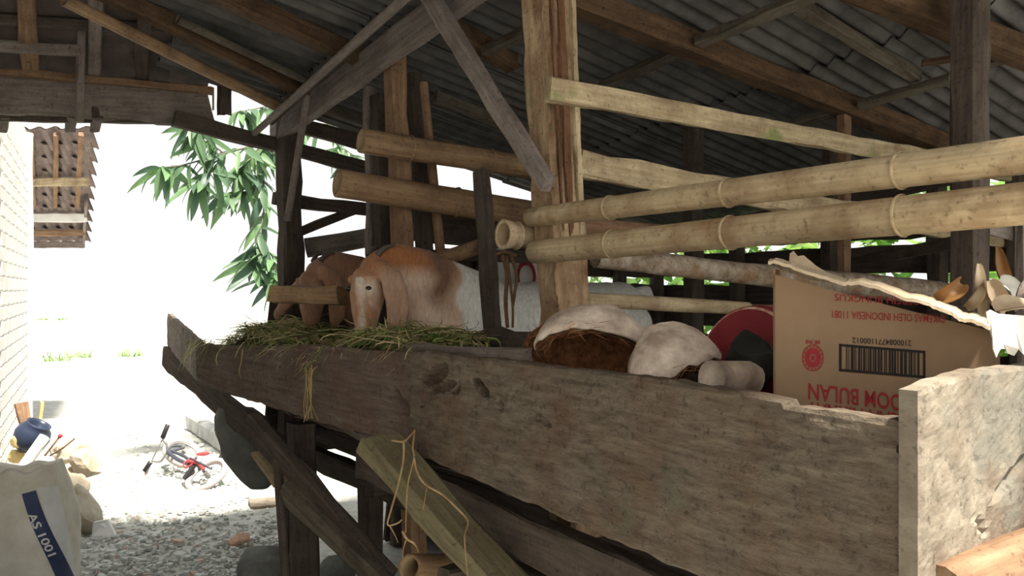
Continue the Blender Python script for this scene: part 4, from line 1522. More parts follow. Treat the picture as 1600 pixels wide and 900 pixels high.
def coat_tan(p):
    c = lerp3((0.58, 0.36, 0.24), (0.78, 0.60, 0.48), 0.55 + 0.9 * nz(p.x * 5 + p.z * 4, p.y * 5, p.z * 5 - p.x * 4))
    c = lerp3(c, (0.42, 0.17, 0.07), (p.z - 0.785) / 0.06)
    b = p.x + 0.05 * nz(p.z * 9, p.y * 9, 3)
    c = lerp3(c, (0.22, 0.12, 0.075), min(1.0, max(0.0, 1.2 - abs(b - 0.31) / 0.07)) * max(0.0, min(1.0, (p.z - 0.62) / 0.12)))
    c = lerp3(c, (0.85, 0.85, 0.84), (0.24 - b) / 0.025)
    if p.y > 0.075 and p.x > 0.46:                       # ear
        c = lerp3(c, (0.44, 0.25, 0.16), 0.6)
        c = lerp3(c, (0.25, 0.12, 0.07), (0.62 - p.z) / 0.06)
    if p.x > 0.555 and not (p.y > 0.075 and p.x < 0.59):
        c = lerp3(c, (0.46, 0.21, 0.10), 0.75)
        e = Vector((0.612, 0.050, 0.742))
        c = lerp3(c, (0.80, 0.66, 0.54), 1.5 - (p - e).length / 0.038)
        f = (0.79 - p.z) / 0.19
        ln = Vector((0.640 + 0.02 * f, 0.030 + 0.075 * f, p.z))
        c = lerp3(c, (0.86, 0.77, 0.68), 1.6 - (p - ln).length / 0.013 if 0 < f < 1 else 0)
        c = lerp3(c, (0.70, 0.50, 0.38), 1.2 - (p - Vector((0.61, 0.075, 0.69))).length / 0.03)
        if p.z < 0.60:
            c = lerp3(c, (0.60, 0.38, 0.27), 0.7)
    if p.z < 0.05:
        c = (0.06, 0.05, 0.045)
    return c
def coat_dark(p):
    c = lerp3((0.34, 0.17, 0.10), (0.50, 0.29, 0.19), 0.5 + 0.9 * nz(p.x * 6 + 9, p.y * 6, p.z * 6))
    c = lerp3(c, (0.08, 0.05, 0.04), (0.25 - p.x) / 0.1)
    if p.x > 0.5:
        e = Vector((0.60, 0.055, 0.72))
        c = lerp3(c, (0.78, 0.58, 0.42), 1.5 - (p - e).length / 0.04)
    return c
def add_goat(coat, t, s, h, yaw, label, splay):
    me = goat_mesh('goat', coat, splay)
    o = bpy.data.objects.new('goat', me)
    x = -N
    y = -D
    R = Matrix((x, y, UP)).transposed().to_4x4() @ Matrix.Rotation(yaw, 4, 'Z')
    R.translation = pc(t, s, h)
    o.matrix_basis = R
    col.objects.link(o)
    tag(o, label, 'goat', 'goats in the pen')
    def child(name, pts, r0, r1, mat):
        v, f = tube_geo(smooth_path([Vector(q) for q in pts]), r0, r1, 8)
        c = mesh_obj(name, v, f, mat, None, None, True)
        c.parent = o
    def ballc(name, p, r, mat):
        bm = bmesh.new()
        bmesh.ops.create_uvsphere(bm, u_segments=16, v_segments=10, radius=1, matrix=Matrix.Translation(Vector(p)) @ Matrix.Diagonal((r[0], r[1], r[2], 1)))
        m2 = bpy.data.meshes.new(name)
        bm.to_mesh(m2)
        bm.free()
        m2.materials.append(mat)
        m2.polygons.foreach_set('use_smooth', [True] * len(m2.polygons))
        c = bpy.data.objects.new(name, m2)
        col.objects.link(c)
        c.parent = o
    ballc('eye', (0.614, 0.056, 0.748), (0.014, 0.012, 0.010), M['eye'])
    ballc('eye', (0.648, -0.040, 0.748), (0.014, 0.012, 0.010), M['eye'])
    child('horn', [(0.555, 0.01, 0.875), (0.53, 0.02, 0.905), (0.49, 0.03, 0.915)], 0.014, 0.005, M['horn'])
    child('horn', [(0.56, -0.05, 0.875), (0.535, -0.065, 0.905), (0.495, -0.08, 0.915)], 0.014, 0.005, M['horn'])
    return o
add_goat(coat_tan, 2.28, 0.35, 0.75, 0.0, 'tan goat with long drooping ears and white body eating from the trough', False)
add_goat(coat_dark, 3.14, 0.44, 0.75, 0.1, 'brown goat with lowered head behind the short rough timber', True)

# printed sack behind the goats
def build_banner():
    c = P(812, 440, 5.24)
    u = Vector((1, 0.15, 0)).normalized()
    nb = Vector((0.15, -1, 0)).normalized()
    e = empty('printed_sack', c - UP * 0.55)
    tag(e, 'white sack printed with a red ring hanging inside the pen behind the goat', 'sack')
    V, Fc = [], []
    nu, nv = 12, 16
    for k in (0, 1):
        for i in range(nu + 1):
            for j in range(nv + 1):
                f, g = i / nu - 0.5, j / nv
                V.append(c + u * f * 0.40 + UP * (g * 0.80 - 0.55) + nb * ((0.05 if k == 0 else -0.05) * math.cos(f * math.pi) * math.sin(g * math.pi) ** 0.5 + 0.008 * nz(f * 9, g * 9)))
    W = nv + 1
    n = (nu + 1) * W
    for i in range(nu):
        for j in range(nv):
            q = (i * W + j, (i + 1) * W + j, (i + 1) * W + j + 1, i * W + j + 1)
            Fc += [q, tuple(n + x for x in q[::-1])]
    for i in (0, nu):
        for j in range(nv):
            Fc.append((i * W + j, i * W + j + 1, n + i * W + j + 1, n + i * W + j))
    mesh_obj('sack_body', [v - c for v in V], Fc, M['sack_white'], e, Matrix.Translation(c), True)
    V, Fc = [], []
    q0 = P(822, 432, 5.16)
    for i in range(32):
        an = 2 * math.pi * i / 32
        for r in (0.046, 0.067):
            V.append(q0 + u * math.cos(an) * r * 0.9 + UP * math.sin(an) * r * 1.5 - q0)
    for i in range(32):
        j = (i + 1) % 32
        Fc.append((2 * i, 2 * i + 1, 2 * j + 1, 2 * j))
    mesh_obj('red_ring', V, Fc, M['print_red'], e, Matrix.Translation(q0))
build_banner()

# ------------------------------------------------------------------ alley: rubble, stones, sack, junk, bicycle
def build_rubble():
    rnd = random.Random(5)
    V, Fc = [], []
    for _ in range(2600):
        x, y = rnd.uniform(110, 470), 640 + 270 * rnd.random() ** 0.7
        g = PG(x, y)
        if g.y > 11:
            continue
        ka, kb = PG(300, 668), PG(402, 735)
        f_ = max(0.0, min(1.0, (g - ka).dot(kb - ka) / (kb - ka).length_squared))
        if (g - ka - (kb - ka) * f_).length < 0.12:
            continue
        r = rnd.uniform(0.006, 0.026) * (1.9 if rnd.random() < 0.08 else 1)
        b = len(V)
        an0 = rnd.uniform(0, 6.3)
        k = rnd.randint(5, 7)
        hgt = r * rnd.uniform(0.10, 0.35)
        tl = Vector((rnd.uniform(-.3, .3), rnd.uniform(-.3, .3)))
        for lay in (0, 1):
            for i in range(k):
                an = an0 + 2 * math.pi * i / k
                rr = r * rnd.uniform(0.7, 1.2) * (1.0 if lay == 0 else 0.72)
                dx, dy = math.cos(an) * rr, math.sin(an) * rr * 0.8
                V.append(Vector((g.x + dx, g.y + dy, (-0.012 if lay == 0 else hgt + tl.x * dx + tl.y * dy))))
        Fc.append(tuple(b + k + i for i in range(k)))
        for i in range(k):
            j = (i + 1) % k
            Fc.append((b + i, b + j, b + k + j, b + k + i))
    o0 = PG(300, 800)
    o = mesh_obj('stone_rubble', [v - o0 for v in V], Fc, M['rubble'], None, Matrix.Translation(o0))
    tag(o, 'pale stone chips strewn over the alley floor', 'rubble', kind='stuff')
build_rubble()

def stone_at(x, y, Z, r, label, mat='stone', name='stone', seed=None, h=None, group='stones heaped by the house wall'):
    p = P(x, y, Z)
    if h is not None:
        p.z = h
    o = rock(name, p, r, M[mat], seed=seed, rotz=random.uniform(0, 3))
    tag(o, label, 'stone', group)
    return o
heap = [(128, 800, 5.25, (0.13, 0.14, 0.17), 'tall rough brownish block at the foot of the heap'),
        (118, 762, 5.4, (0.12, 0.13, 0.10), 'brown broken stone in the middle of the heap'),
        (135, 722, 5.6, (0.10, 0.11, 0.10), 'angular dark-sided stone jutting from the top of the heap'),
        (112, 708, 5.75, (0.13, 0.12, 0.09), 'large pale stone on top of the heap'),
        (105, 742, 5.6, (0.13, 0.13, 0.08), 'flat pale stone just below the top of the heap'),
        (85, 800, 5.4, (0.16, 0.15, 0.18), 'pale stone wedged between heap and sack'),
        (70, 770, 5.7, (0.17, 0.16, 0.14), 'pale stone carrying the navy pot at the wall'),
        (62, 765, 5.95, (0.15, 0.15, 0.16), 'rough stone against the whitewashed wall'),
        (60, 826, 5.50, (0.17, 0.15, 0.11), 'big half-buried stone at the base of the heap'),
        (50, 806, 5.92, (0.13, 0.12, 0.13), 'big pale stone behind the sack')]
for i, (x, y, Z, r, lab) in enumerate(heap):
    stone_at(x, y, Z, tuple(q * 0.94 for q in r), lab, seed=3.3 + i * 2.9)
stone_at(405, 868, 4.4, (0.14, 0.13, 0.11), 'dark grey boulder by the thin leaning stilt pole', 'stone_dark', 'boulder', 51, 0.07, 'boulders under the trough')
stone_at(340, 915, 3.85, (0.15, 0.11, 0.07), 'flat grey boulder lying in front of the dark grey one', 'stone_dark', 'boulder', 57, 0.04, 'boulders under the trough')
stone_at(528, 890, 4.25, (0.13, 0.11, 0.10), 'round grey boulder at the foot of the stilt', 'stone_dark', 'boulder', 63, 0.07, 'boulders under the trough')
stone_at(374, 829, 5.0, (0.065, 0.045, 0.035), 'orange-pink broken brick lump on the alley floor', 'brick', 'brick_lump', 71, 0.025, 'lumps on the alley floor')
o = slab_from_outline('white_slab', [PG(143, 838, 0.02), PG(146, 816, 0.10), PG(168, 812, 0.10), PG(180, 836, 0.02)], 0.02, Vector((0, 1, 0)), M['white'])
tag(o, 'white broken slab leaning at the foot of the stone heap', 'slab')
o = slab_from_outline('plank_scrap', [PG(388, 784), PG(392, 797), PG(442, 792), PG(440, 780)], 0.02, UP, M['board_pale'])
tag(o, 'pale plank scrap flat on the alley floor', 'plank')
# concrete kerb along the right of the alley
def build_kerb():
    a, b = PG(300, 668), PG(402, 735)
    e = empty('kerb', a)
    tag(e, 'low concrete kerb along the alley past the bicycle', 'kerb')
    n = 4
    for i in range(n):
        p, q = a + (b - a) * (i / n), a + (b - a) * ((i + 0.97) / n)
        beam('kerb_stone', p + UP * 0.07, q + UP * 0.07, 0.13, 0.16, M['concrete'], e, rough=0.004, cut=0.02)
build_kerb()

def build_sack():
    c = Vector((P(28, 800, 4.0).x, 4.0, 0))
    e = empty('fodder_sack', c)
    tag(e, 'full beige woven sack with a lettered navy band standing by the wall', 'sack')
    V, Fc = [], []
    nu, nv = 72, 40
    H = 0.66
    for j in range(nv + 1):
        g = j / nv
        k = (1 - (1 - min(1, g / 0.12)) ** 2 * 0.25) * (1.0 - 0.30 * max(0, g - 0.55) ** 1.4 / 0.45 ** 1.4)
        for i in range(nu):
            an = 2 * math.pi * i / nu
            ca, sa = math.cos(an), math.sin(an)
            sq = 1 / (abs(ca) ** 2.6 + abs(sa) ** 2.6) ** (1 / 2.6)
            wr = 1 + 0.035 * nz(ca * 1.6, sa * 1.6, g * 3) + 0.02 * nz(ca * 5, sa * 5, g * 12)
            zz = g * H + (0.03 * nz(ca * 2, sa * 2, 7) + 0.02 * ca) * g
            V.append(Vector((ca * 0.262 * sq * k * wr, sa * 0.20 * sq * k * wr, zz)))
    for j in range(nv):
        for i in range(nu):
            q = (i + 1) % nu
            Fc.append((j * nu + i, j * nu + q, (j + 1) * nu + q, (j + 1) * nu + i))
    Fc.append(tuple(range(nu))[::-1])
    # folded-in mouth
    b = len(V)
    for i in range(nu):
        v = V[nv * nu + i]
        V.append(Vector((v.x * 0.8, v.y * 0.8, v.z - 0.015)))
    for i in range(nu):
        v = V[nv * nu + i]
        V.append(Vector((v.x * 0.4, v.y * 0.4, v.z - 0.06)))
    for i in range(nu):
        q = (i + 1) % nu
        Fc.append((nv * nu + i, nv * nu + q, b + q, b + i))
        Fc.append((b + i, b + q, b + nu + q, b + nu + i))
    Fc.append(tuple(range(b + nu, b + 2 * nu)))
    mesh_obj('sack_body', V, Fc, M['sack'], e, Matrix.Translation(c), True)
    bv = BVHTree.FromPolygons([v + c for v in V], Fc)
    def on(x, y, off):
        r = ray(x, y).normalized()
        loc, nn, _, _ = bv.ray_cast(CAM, r)
        if loc is None:
            return None
        return loc - r * off
    # white panel, navy band and lettering wrapped on the sack
    def patch(name, quad, mat, off, nx=10, ny=24, wob=0.0):
        V2, F2, ok = [], [], {}
        for j in range(ny + 1):
            for i in range(nx + 1):
                f, g = i / nx, j / ny
                l = Vector(quad[0]).lerp(Vector(quad[3]), g)
                r = Vector(quad[1]).lerp(Vector(quad[2]), g)
                m = l.lerp(r, f)
                p = on(m.x + wob * math.sin(g * 5), m.y, off)
                if p is not None:
                    ok[(i, j)] = len(V2)
                    V2.append(p)
        for j in range(ny):
            for i in range(nx):
                q = [(i, j), (i + 1, j), (i + 1, j + 1), (i, j + 1)]
                if all(k in ok for k in q):
                    F2.append(tuple(ok[k] for k in q)[::-1])
        if F2:
            o0 = V2[0].copy()
            mesh_obj(name, [v - o0 for v in V2], F2, mat, e, Matrix.Translation(o0), True)
    patch('white_panel', [(58, 762), (92, 760), (120, 898), (100, 898)], M['sack_white'], 0.002)
    patch('navy_band', [(34, 772), (56, 766), (118, 912), (88, 912)], M['blue'], 0.004, 8, 40, -3)
    uv, F3 = text_geo('AS 1001', 0.02)
    V3 = []
    for a, b_ in uv:
        # text runs down along the band
        base = Vector((48, 802)).lerp(Vector((82, 868)), a)
        side = Vector((13, -5)) * (b_ - 0.5)
        p = on(base.x + side.x, base.y + side.y, 0.006)
        V3.append(p if p is not None else CAM + ray(base.x, base.y) * 4)
    o0 = V3[0].copy()
    mesh_obj('lettering', [v - o0 for v in V3], F3, M['sack_white'], e, Matrix.Translation(o0))
build_sack()

def build_junk():
    # things lying on the heap by the wall
    def ball(name, p, r, mat, label, cat):
        bm = bmesh.new()
        bmesh.ops.create_uvsphere(bm, u_segments=24, v_segments=16, radius=1)
        for v in bm.verts:
            k = 1 + 0.05 * nz(v.co.x * 2 + p.x, v.co.y * 2, v.co.z * 2)
            v.co = Vector((v.co.x * r[0] * k, v.co.y * r[1] * k, v.co.z * r[2] * k))
        me = bpy.data.meshes.new(name)
        bm.to_mesh(me)
        bm.free()
        me.materials.append(mat)
        me.polygons.foreach_set('use_smooth', [True] * len(me.polygons))
        o = bpy.data.objects.new(name, me)
        o.matrix_basis = Matrix.Translation(p)
        col.objects.link(o)
        return tag(o, label, cat)
    # navy pot: lathe with a lip
    c = P(50, 682, 5.75)
    n = 28
    pr = [(0.0, -0.10), (0.06, -0.10), (0.105, -0.05), (0.115, 0.01), (0.10, 0.06), (0.075, 0.085), (0.082, 0.10), (0.07, 0.10), (0.065, 0.08), (0.0, 0.02)]
    V = [(math.cos(2 * math.pi * i / n) * r, math.sin(2 * math.pi * i / n) * r, z) for r, z in pr for i in range(n)]
    Fc = [(q * n + i, q * n + (i + 1) % n, (q + 1) * n + (i + 1) % n, (q + 1) * n + i) for q in range(len(pr) - 1) for i in range(n)]
    o = mesh_obj('round_pot', V, Fc, M['navy'], None, Matrix.Translation(c) @ Matrix.Rotation(0.5, 4, 'Y'), True)
    tag(o, 'round navy plastic pot among the junk at the wall', 'pot')
    o = pole('white_pipe', P(28, 742, 5.35), P(70, 682, 5.5), 0.036, 0.034, M['white'], None, rough=0.01, hollow1=True)
    tag(o, 'short fat white plastic pipe leaning on the heap', 'pipe')
    k = 0
    for x, y, r, lab in ((26, 690, 0.045, 'ochre lump wedged between the navy pot and the house wall'), (42, 694, 0.05, 'ochre lump right under the belly of the navy pot'), (26, 714, 0.055, 'largest ochre lump, lying against the white pipe')):
        k += 1
        o = rock('ochre_lump', P(x, y, 5.65 + 0.03 * k), (r, r, r * 1.1), M['yellow'], seed=k * 1.7, sub=2, amp=0.2)
        tag(o, lab, 'lump', 'ochre lumps under the pot')
    o = beam('brush_handle', P(46, 690, 5.93), P(33, 630, 5.98), 0.03, 0.05, M['brown'], None, up=N, taper=1.7)
    tag(o, 'flared brown wooden handle sticking up behind the navy pot', 'handle')
    o = beam('yellow_plank', P(62, 662, 5.95), P(66, 628, 5.95), 0.05, 0.02, M['yellow'], None, up=N)
    tag(o, 'short yellowish plank end upright behind the navy pot', 'plank')
    o = tube('stick', [P(70, 712, 5.6), P(84, 694, 5.6), P(94, 681, 5.62)], 0.007, M['brown'], None)
    tag(o, 'thin stick with a red tip lying over the heap', 'stick')
    t = tube('tip', [P(92, 683, 5.61), P(97, 679, 5.62)], 0.014, M['bike_red'], o, smooth=False)
    o = tube('stick', [P(78, 712, 5.55), P(98, 700, 5.55), P(117, 685, 5.6)], 0.006, M['rope'], None)
    tag(o, 'bare dark stick crossing the pale top stone of the heap', 'stick')
build_junk()

def build_bike():
    e = empty('kids_bicycle', PG(290, 745))
    tag(e, "small child's bicycle with white tyres lying on its side in the alley", 'bicycle')
    def ringg(name, c, nrm, R, r, mat, parent, n=36, m=8):
        nrm = nrm.normalized()
        u = nrm.cross(Vector((0.3, 0.1, 0.9))).normalized()
        v = nrm.cross(u)
        V, Fc = [], []
        for i in range(n):
            an = 2 * math.pi * i / n
            rd = u * math.cos(an) + v * math.sin(an)
            for j in range(m):
                b = 2 * math.pi * j / m
                V.append(rd * (R + r * math.cos(b)) + nrm * (r * math.sin(b)))
        for i in range(n):
            for j in range(m):
                a, b = (i + 1) % n, (j + 1) % m
                Fc.append((i * m + j, a * m + j, a * m + b, i * m + b))
        return mesh_obj(name, V, Fc, mat, parent, Matrix.Translation(c), True), u, v
    def wheel(c, nrm, R):
        o, u, v = ringg('wheel', c, nrm, R, 0.024, M['tyre_white'], e)
        rim, _, _ = ringg('rim', c, nrm, R - 0.026, 0.007, M['steel'], None)
        rim.parent = o
        rim.matrix_basis = Matrix.Identity(4)
        sp = []
        for i in range(12):
            an = 2 * math.pi * i / 12
            d = u * math.cos(an) + v * math.sin(an)
            sp.append(([Vector((0, 0, 0)) + nrm * 0.012 * (-1) ** i, d * (R - 0.03)], 0.0022, 0.0022))
        V, FF = [], []
        for pts, r0, r1 in sp:
            vv, ff = tube_geo(pts, r0, r1, 5)
            b = len(V)
            V += vv
            FF += [tuple(b + k for k in q) for q in ff]
        s = mesh_obj('spokes', V, FF, M['steel'])
        s.parent = o
        hb, ff = tube_geo([-nrm * 0.03, nrm * 0.03], 0.018, 0.018, 10)
        h = mesh_obj('hub', hb, ff, M['steel'])
        h.parent = o
        return o
    rear = P(323, 742, 6.5)
    nr = Vector((-0.30, -0.50, 0.85)).normalized()
    wheel(rear, nr, 0.15)
    head = P(262, 706, 6.85)
    front = P(286, 694, 7.12)
    front.z = 0.12
    wheel(front, Vector((0.5, -0.35, 0.8)).normalized(), 0.145)
    bb = P(297, 726, 6.65)
    seat = P(306, 716, 6.95)
    multi_tube('frame', [([head, P(278, 718, 6.75), bb], 0.017, 0.017), ([head + Vector((0.02, 0.03, 0.0)), P(286, 712, 6.85), P(300, 722, 6.75)], 0.013, 0.013),
                         ([bb, P(312, 728, 6.6), rear + nr * 0.04], 0.011, 0.009), ([bb + UP * 0.05, rear + nr * 0.05 + Vector((0.06, 0, 0.01))], 0.009, 0.009),
                         ([bb, P(302, 720, 6.85), seat], 0.013, 0.013)], M['bike_blue'], e)
    multi_tube('fork', [([head, P(272, 704, 6.95), front + Vector((0.02, -0.03, 0.05))], 0.012, 0.010), ([head, P(268, 698, 7.0), front + Vector((-0.03, 0.03, 0.05))], 0.012, 0.010)], M['bike_blue'], e)
    g1, g2 = P(262, 664, 6.85), P(227, 742, 6.85)
    hb = multi_tube('handlebar', [([P(254, 686, 6.85), P(260, 694, 6.85), P(261, 704, 6.85), head], 0.011, 0.011),
                                  ([P(237, 720, 6.85), P(250, 721, 6.85), P(257, 713, 6.85), head], 0.011, 0.011),
                                  ([P(254, 686, 6.85), g1], 0.011, 0.011), ([P(237, 720, 6.85), g2], 0.011, 0.011),
                                  ([P(253, 688, 6.85), P(237, 720, 6.85)], 0.005, 0.005)], M['steel'], e)
    for a, b in ((P(254, 684, 6.85), g1), (P(235, 722, 6.85), P(226, 736, 6.85))):
        tube('grip', [a, a.lerp(b, 0.3), b], 0.019, M['rubber'], e, smooth=False, ring=9)
    o = rock('saddle', seat + Vector((0.05, 0.03, 0.03)), (0.06, 0.04, 0.02), M['bike_red'], e, seed=2.2, sub=2, amp=0.1)
    multi_tube('crank', [([bb, P(292, 737, 6.55)], 0.010, 0.010), ([bb, P(306, 722, 6.7)], 0.010, 0.010)], M['steel'], e)
    for p in (P(287, 748, 6.5), P(343, 718, 6.9)):
        q = PG(0, 900)
        beam('pedal', p, p + Vector((0.06, 0.05, 0.09)), 0.05, 0.022, M['rubber'], e)
    ringg('chain_ring', bb + nr * 0.02, nr, 0.045, 0.006, M['bike_red'], e, 24, 6)
    tube('chain_guard', [bb + nr * 0.04, P(310, 724, 6.6), P(318, 733, 6.5)], 0.014, M['bike_red'], e)
build_bike()

# grey tarpaulin bundle slung under the far end of the trough, and odd pieces below it
def build_under():
    c = P(398, 694, 4.42)
    V, Fc = [], []
    nu, nv = 28, 18
    for j in range(nv + 1):
        g = j / nv
        for i in range(nu):
            an = 2 * math.pi * i / nu
            r = 0.16 * math.sin(math.pi * (0.12 + 0.84 * g)) ** 0.6 * (1 + 0.22 * nz(math.cos(an) * 2, math.sin(an) * 2, g * 4))
            V.append(Vector((math.cos(an) * r * 1.0 - 0.10 + 0.16 * g * 1.0 - (0.10 if g > .6 else 0) * (g - .6), math.sin(an) * r * 0.6, 0.19 - 0.42 * g)))
    for j in range(nv):
        for i in range(nu):
            k = (i + 1) % nu
            Fc.append((j * nu + i, (j + 1) * nu + i, (j + 1) * nu + k, j * nu + k))
    Fc.append(tuple(range(nu)))
    Fc.append(tuple(range(nv * nu, nv * nu + nu))[::-1])
    o = mesh_obj('tarpaulin_bundle', V, Fc, M['cloth_grey'], None, Matrix.Translation(c), True)
    tag(o, 'dark grey tarpaulin bundle slung under the far end of the trough', 'bundle')
    o = beam('plank_offcut', P(406, 706, 4.2), P(440, 754, 4.1), 0.02, 0.09, M['pale'], None, up=N)
    tag(o, 'pale plank offcut tucked behind the thin stilt pole', 'plank')
    o = pole('bamboo_offcut', P(640, 886, 2.75), P(705, 884, 3.0), 0.042, 0.042, M['bamboo_old'], None, hollow0=True, ring=16)
    tag(o, 'thick bamboo offcut with open end under the trough', 'bamboo')
    pts = [P(812, 852, 2.40), P(884, 846, 2.40), P(886, 860, 2.40), P(880, 874, 2.40)]
    o = slab_from_outline('wood_chip', pts, 0.03, Vector((0, 1, 0)), M['brick'])
    tag(o, 'wedge of fresh orange wood lying under the trough', 'wood')
    o = beam('loose_plank', pc(1.50, -0.115, 0.722), pc(0.02, -0.115, 0.722), 0.09, 0.03, M['dark'], None)
    tag(o, 'dark loose plank below the orange wedge of wood', 'plank')
    rnd = random.Random(3)
    def smp(r):
        return pc(r.uniform(0.55, 1.15), r.uniform(-0.31, -0.20), 0.75 + 0.03 * r.random()), UP * 0.9
    v, f = blade_field(420, smp, (0.04, 0.11), (0.001, 0.0024), rnd, 0.8)
    o0 = v[0].copy()
    o = mesh_obj('grass_litter', [p - o0 for p in v], f, M['grass'], None, Matrix.Translation(o0))
    tag(o, 'dropped dry grass litter caught under the trough', 'litter', kind='stuff')
    o = beam('loose_joist', pc(1.40, -0.255, 0.727), pc(0.02, -0.255, 0.727), 0.14, 0.045, M['dark'], None)
    tag(o, 'dark beam under the trough that carries the grass litter', 'beam')
build_under()

# ------------------------------------------------------------------ trees and plants
def leaf_mesh(name, L, W, mat, fold=0.25, droop=0.3, n=7):
    V, Fc = [], []
    for i in range(n + 1):
        f = i / n
        w = W * math.sin(math.pi * min(1, f * 0.96 + 0.02)) ** 0.75 * (1.15 - 0.45 * f)
        z = -droop * L * f * f
        for g in (-1, 0, 1):
            V.append((f * L, g * w, z + abs(g) * w * fold + 0.01 * L * math.sin(f * 9) * abs(g)))
    for i in range(n):
        for g in range(2):
            Fc.append((i * 3 + g, i * 3 + g + 1, (i + 1) * 3 + g + 1, (i + 1) * 3 + g))
    me = bpy.data.meshes.new(name)
    me.from_pydata(V, [], Fc)
    me.materials.append(mat)
    me.polygons.foreach_set('use_smooth', [True] * len(me.polygons))
    return me
def build_mango():
    rnd = random.Random(12)
    base = P(602, 450, 8.4)
    base.z = 0
    e = empty('mango_tree', base)
    tag(e, 'leafy mango tree hanging its branches over the alley beyond the pen', 'tree')
    top = Vector((base.x, base.y, 4.2))
    tube('trunk', [base - UP * 0.05, base + Vector((0.03, 0, 1.6)), base + Vector((-0.05, 0.05, 3.0)), top], 0.13, M['bark'], e, 0.07, 10)
    me = [leaf_mesh('leaf', l, w, M['mango'], 0.3, d) for l, w, d in ((0.30, 0.038, 0.25), (0.24, 0.036, 0.4), (0.34, 0.042, 0.15))]
    twigs = [[(600, 150, 8.4), (520, 190, 8.0), (440, 215, 7.6), (350, 240, 7.2), (285, 258, 7.0), (250, 262, 6.9)],
             [(440, 215, 7.6), (410, 270, 7.5), (385, 300, 7.4), (350, 302, 7.3)],
             [(410, 270, 7.5), (412, 330, 7.4), (402, 380, 7.3), (398, 420, 7.3)],
             [(600, 100, 8.4), (500, 140, 8.1), (420, 165, 7.8), (370, 175, 7.6)],
             [(520, 190, 8.0), (530, 225, 7.9), (565, 250, 7.9)],
             [(350, 240, 7.2), (320, 215, 7.1), (300, 190, 7.0)],
             [(402, 380, 7.3), (425, 400, 7.3), (432, 440, 7.3)],
             [(350, 240, 7.2), (330, 268, 7.1), (305, 290, 7.0)],
             [(440, 215, 7.6), (418, 225, 7.5), (395, 245, 7.4), (372, 275, 7.4)]]
    count = 0
    for tw in twigs:
        pts = [P(*q) for q in tw]
        path = smooth_path(pts, 8)
        tube('branch', pts, 0.016 if len(tw) > 4 else 0.008, M['bark'], e, 0.004, 6)
        n = len(path)
        for i, p in enumerate(path):
            if i < n * 0.12:
                continue
            k = 1 if rnd.random() < 0.65 else 2
            if i > n - 5:
                k = 3
            for _ in range(k):
                o = bpy.data.objects.new('leaf', rnd.choice(me))
                an = rnd.uniform(0, 2 * math.pi)
                pitch = rnd.uniform(0.1, 1.25)
                R = Matrix.Rotation(an, 4, 'Z') @ Matrix.Rotation(pitch, 4, 'Y') @ Matrix.Rotation(rnd.uniform(-0.9, 0.9), 4, 'X')
                sc = rnd.uniform(0.7, 1.15)
                o.matrix_basis = Matrix.Translation(p) @ R @ Matrix.Scale(sc, 4)
                link(o, e)
                count += 1
build_mango()

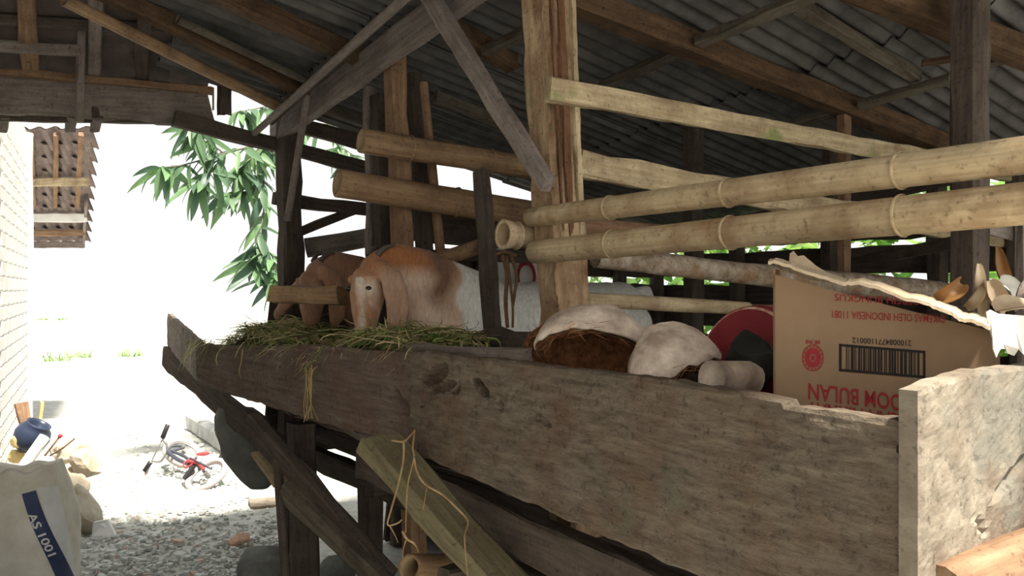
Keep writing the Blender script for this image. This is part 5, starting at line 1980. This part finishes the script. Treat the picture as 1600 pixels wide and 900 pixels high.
def build_bananas():
    rnd = random.Random(31)
    me = [leaf_mesh('leaf', l, w, M['banana'], 0.18, d, 9) for l, w, d in ((1.7, 0.26, 0.35), (1.4, 0.22, 0.55), (1.9, 0.28, 0.2))]
    spots = [(5.2, 5.9, 1.5, 'banana plant behind the far end of the back wall'), (2.6, 6.0, 1.5, 'banana plant behind the middle of the back wall'),
             (0.2, 5.9, 1.5, 'banana plant behind the cardboard box side of the pen')]
    for t, s, h, lab in spots:
        b = pc(t, s, 0)
        e = empty('banana_plant', b)
        tag(e, lab, 'plant', 'banana plants behind the pen')
        tube('stem', [b - UP * 0.03, b + UP * h * 0.5, b + UP * h], 0.09, M['bark'], e, 0.06, 10)
        for k in range(11):
            o = bpy.data.objects.new('leaf', me[k % 3])
            an = k * 2.4 + rnd.uniform(-.3, .3)
            lift = rnd.uniform(0.0, 1.0)
            R = Matrix.Rotation(an, 4, 'Z') @ Matrix.Rotation(-lift, 4, 'Y') @ Matrix.Rotation(rnd.uniform(-.4, .4), 4, 'X')
            o.matrix_basis = Matrix.Translation(b + UP * (h - 0.05 - 0.25 * (k % 4))) @ R
            link(o, e)
build_bananas()
def build_hedge():
    rnd = random.Random(77)
    V, Fc = [], []
    for _ in range(5200):
        p = pc(rnd.uniform(-1.2, 6.0), rnd.uniform(3.25, 4.1), rnd.uniform(0.0, 2.5) ** 1.0)
        if rnd.random() < 0.22 and p.z > 1.4:
            continue
        d = Vector((rnd.uniform(-1, 1), rnd.uniform(-1, 1), rnd.uniform(-0.6, 0.8))).normalized()
        sd = d.cross(Vector((rnd.uniform(-1, 1), rnd.uniform(-1, 1), rnd.uniform(-1, 1)))).normalized()
        L, w = rnd.uniform(0.10, 0.26), rnd.uniform(0.025, 0.06)
        b = len(V)
        V += [p, p + d * L * 0.4 - sd * w, p + d * L - UP * 0.03, p + d * L * 0.4 + sd * w]
        Fc.append((b, b + 1, b + 2, b + 3))
    o0 = pc(2, 3.7, 0)
    o = mesh_obj('leafy_hedge', [v - o0 for v in V], Fc, M['hedge'], None, Matrix.Translation(o0))
    tag(o, 'dense sunlit green undergrowth seen through gaps behind the pen', 'hedge', kind='stuff')
build_hedge()

def build_weeds():
    rnd = random.Random(8)
    for (x, y, lab) in ((66, 497, 'small green weed tuft at the far edge of the yard'), (95, 452, 'green shrub tuft near the porch posts'), (90, 563, 'low weed tuft on the pale alley verge'), (125, 558, 'sparse weeds beside the low tuft on the verge'), (205, 556, 'thin strip of weeds across the alley')):
        g = PG(x, max(y, 500))
        def smp(r, g=g):
            return g + Vector((r.uniform(-.25, .25), r.uniform(-.2, .2), -0.02)), UP * 1.2
        v, f = blade_field(60, smp, (0.10, 0.35), (0.006, 0.014), rnd, 1.0)
        o = mesh_obj('weed_tuft', [p - g for p in v], f, M['weed'], None, Matrix.Translation(g))
        tag(o, lab, 'weeds', kind='stuff')
build_weeds()
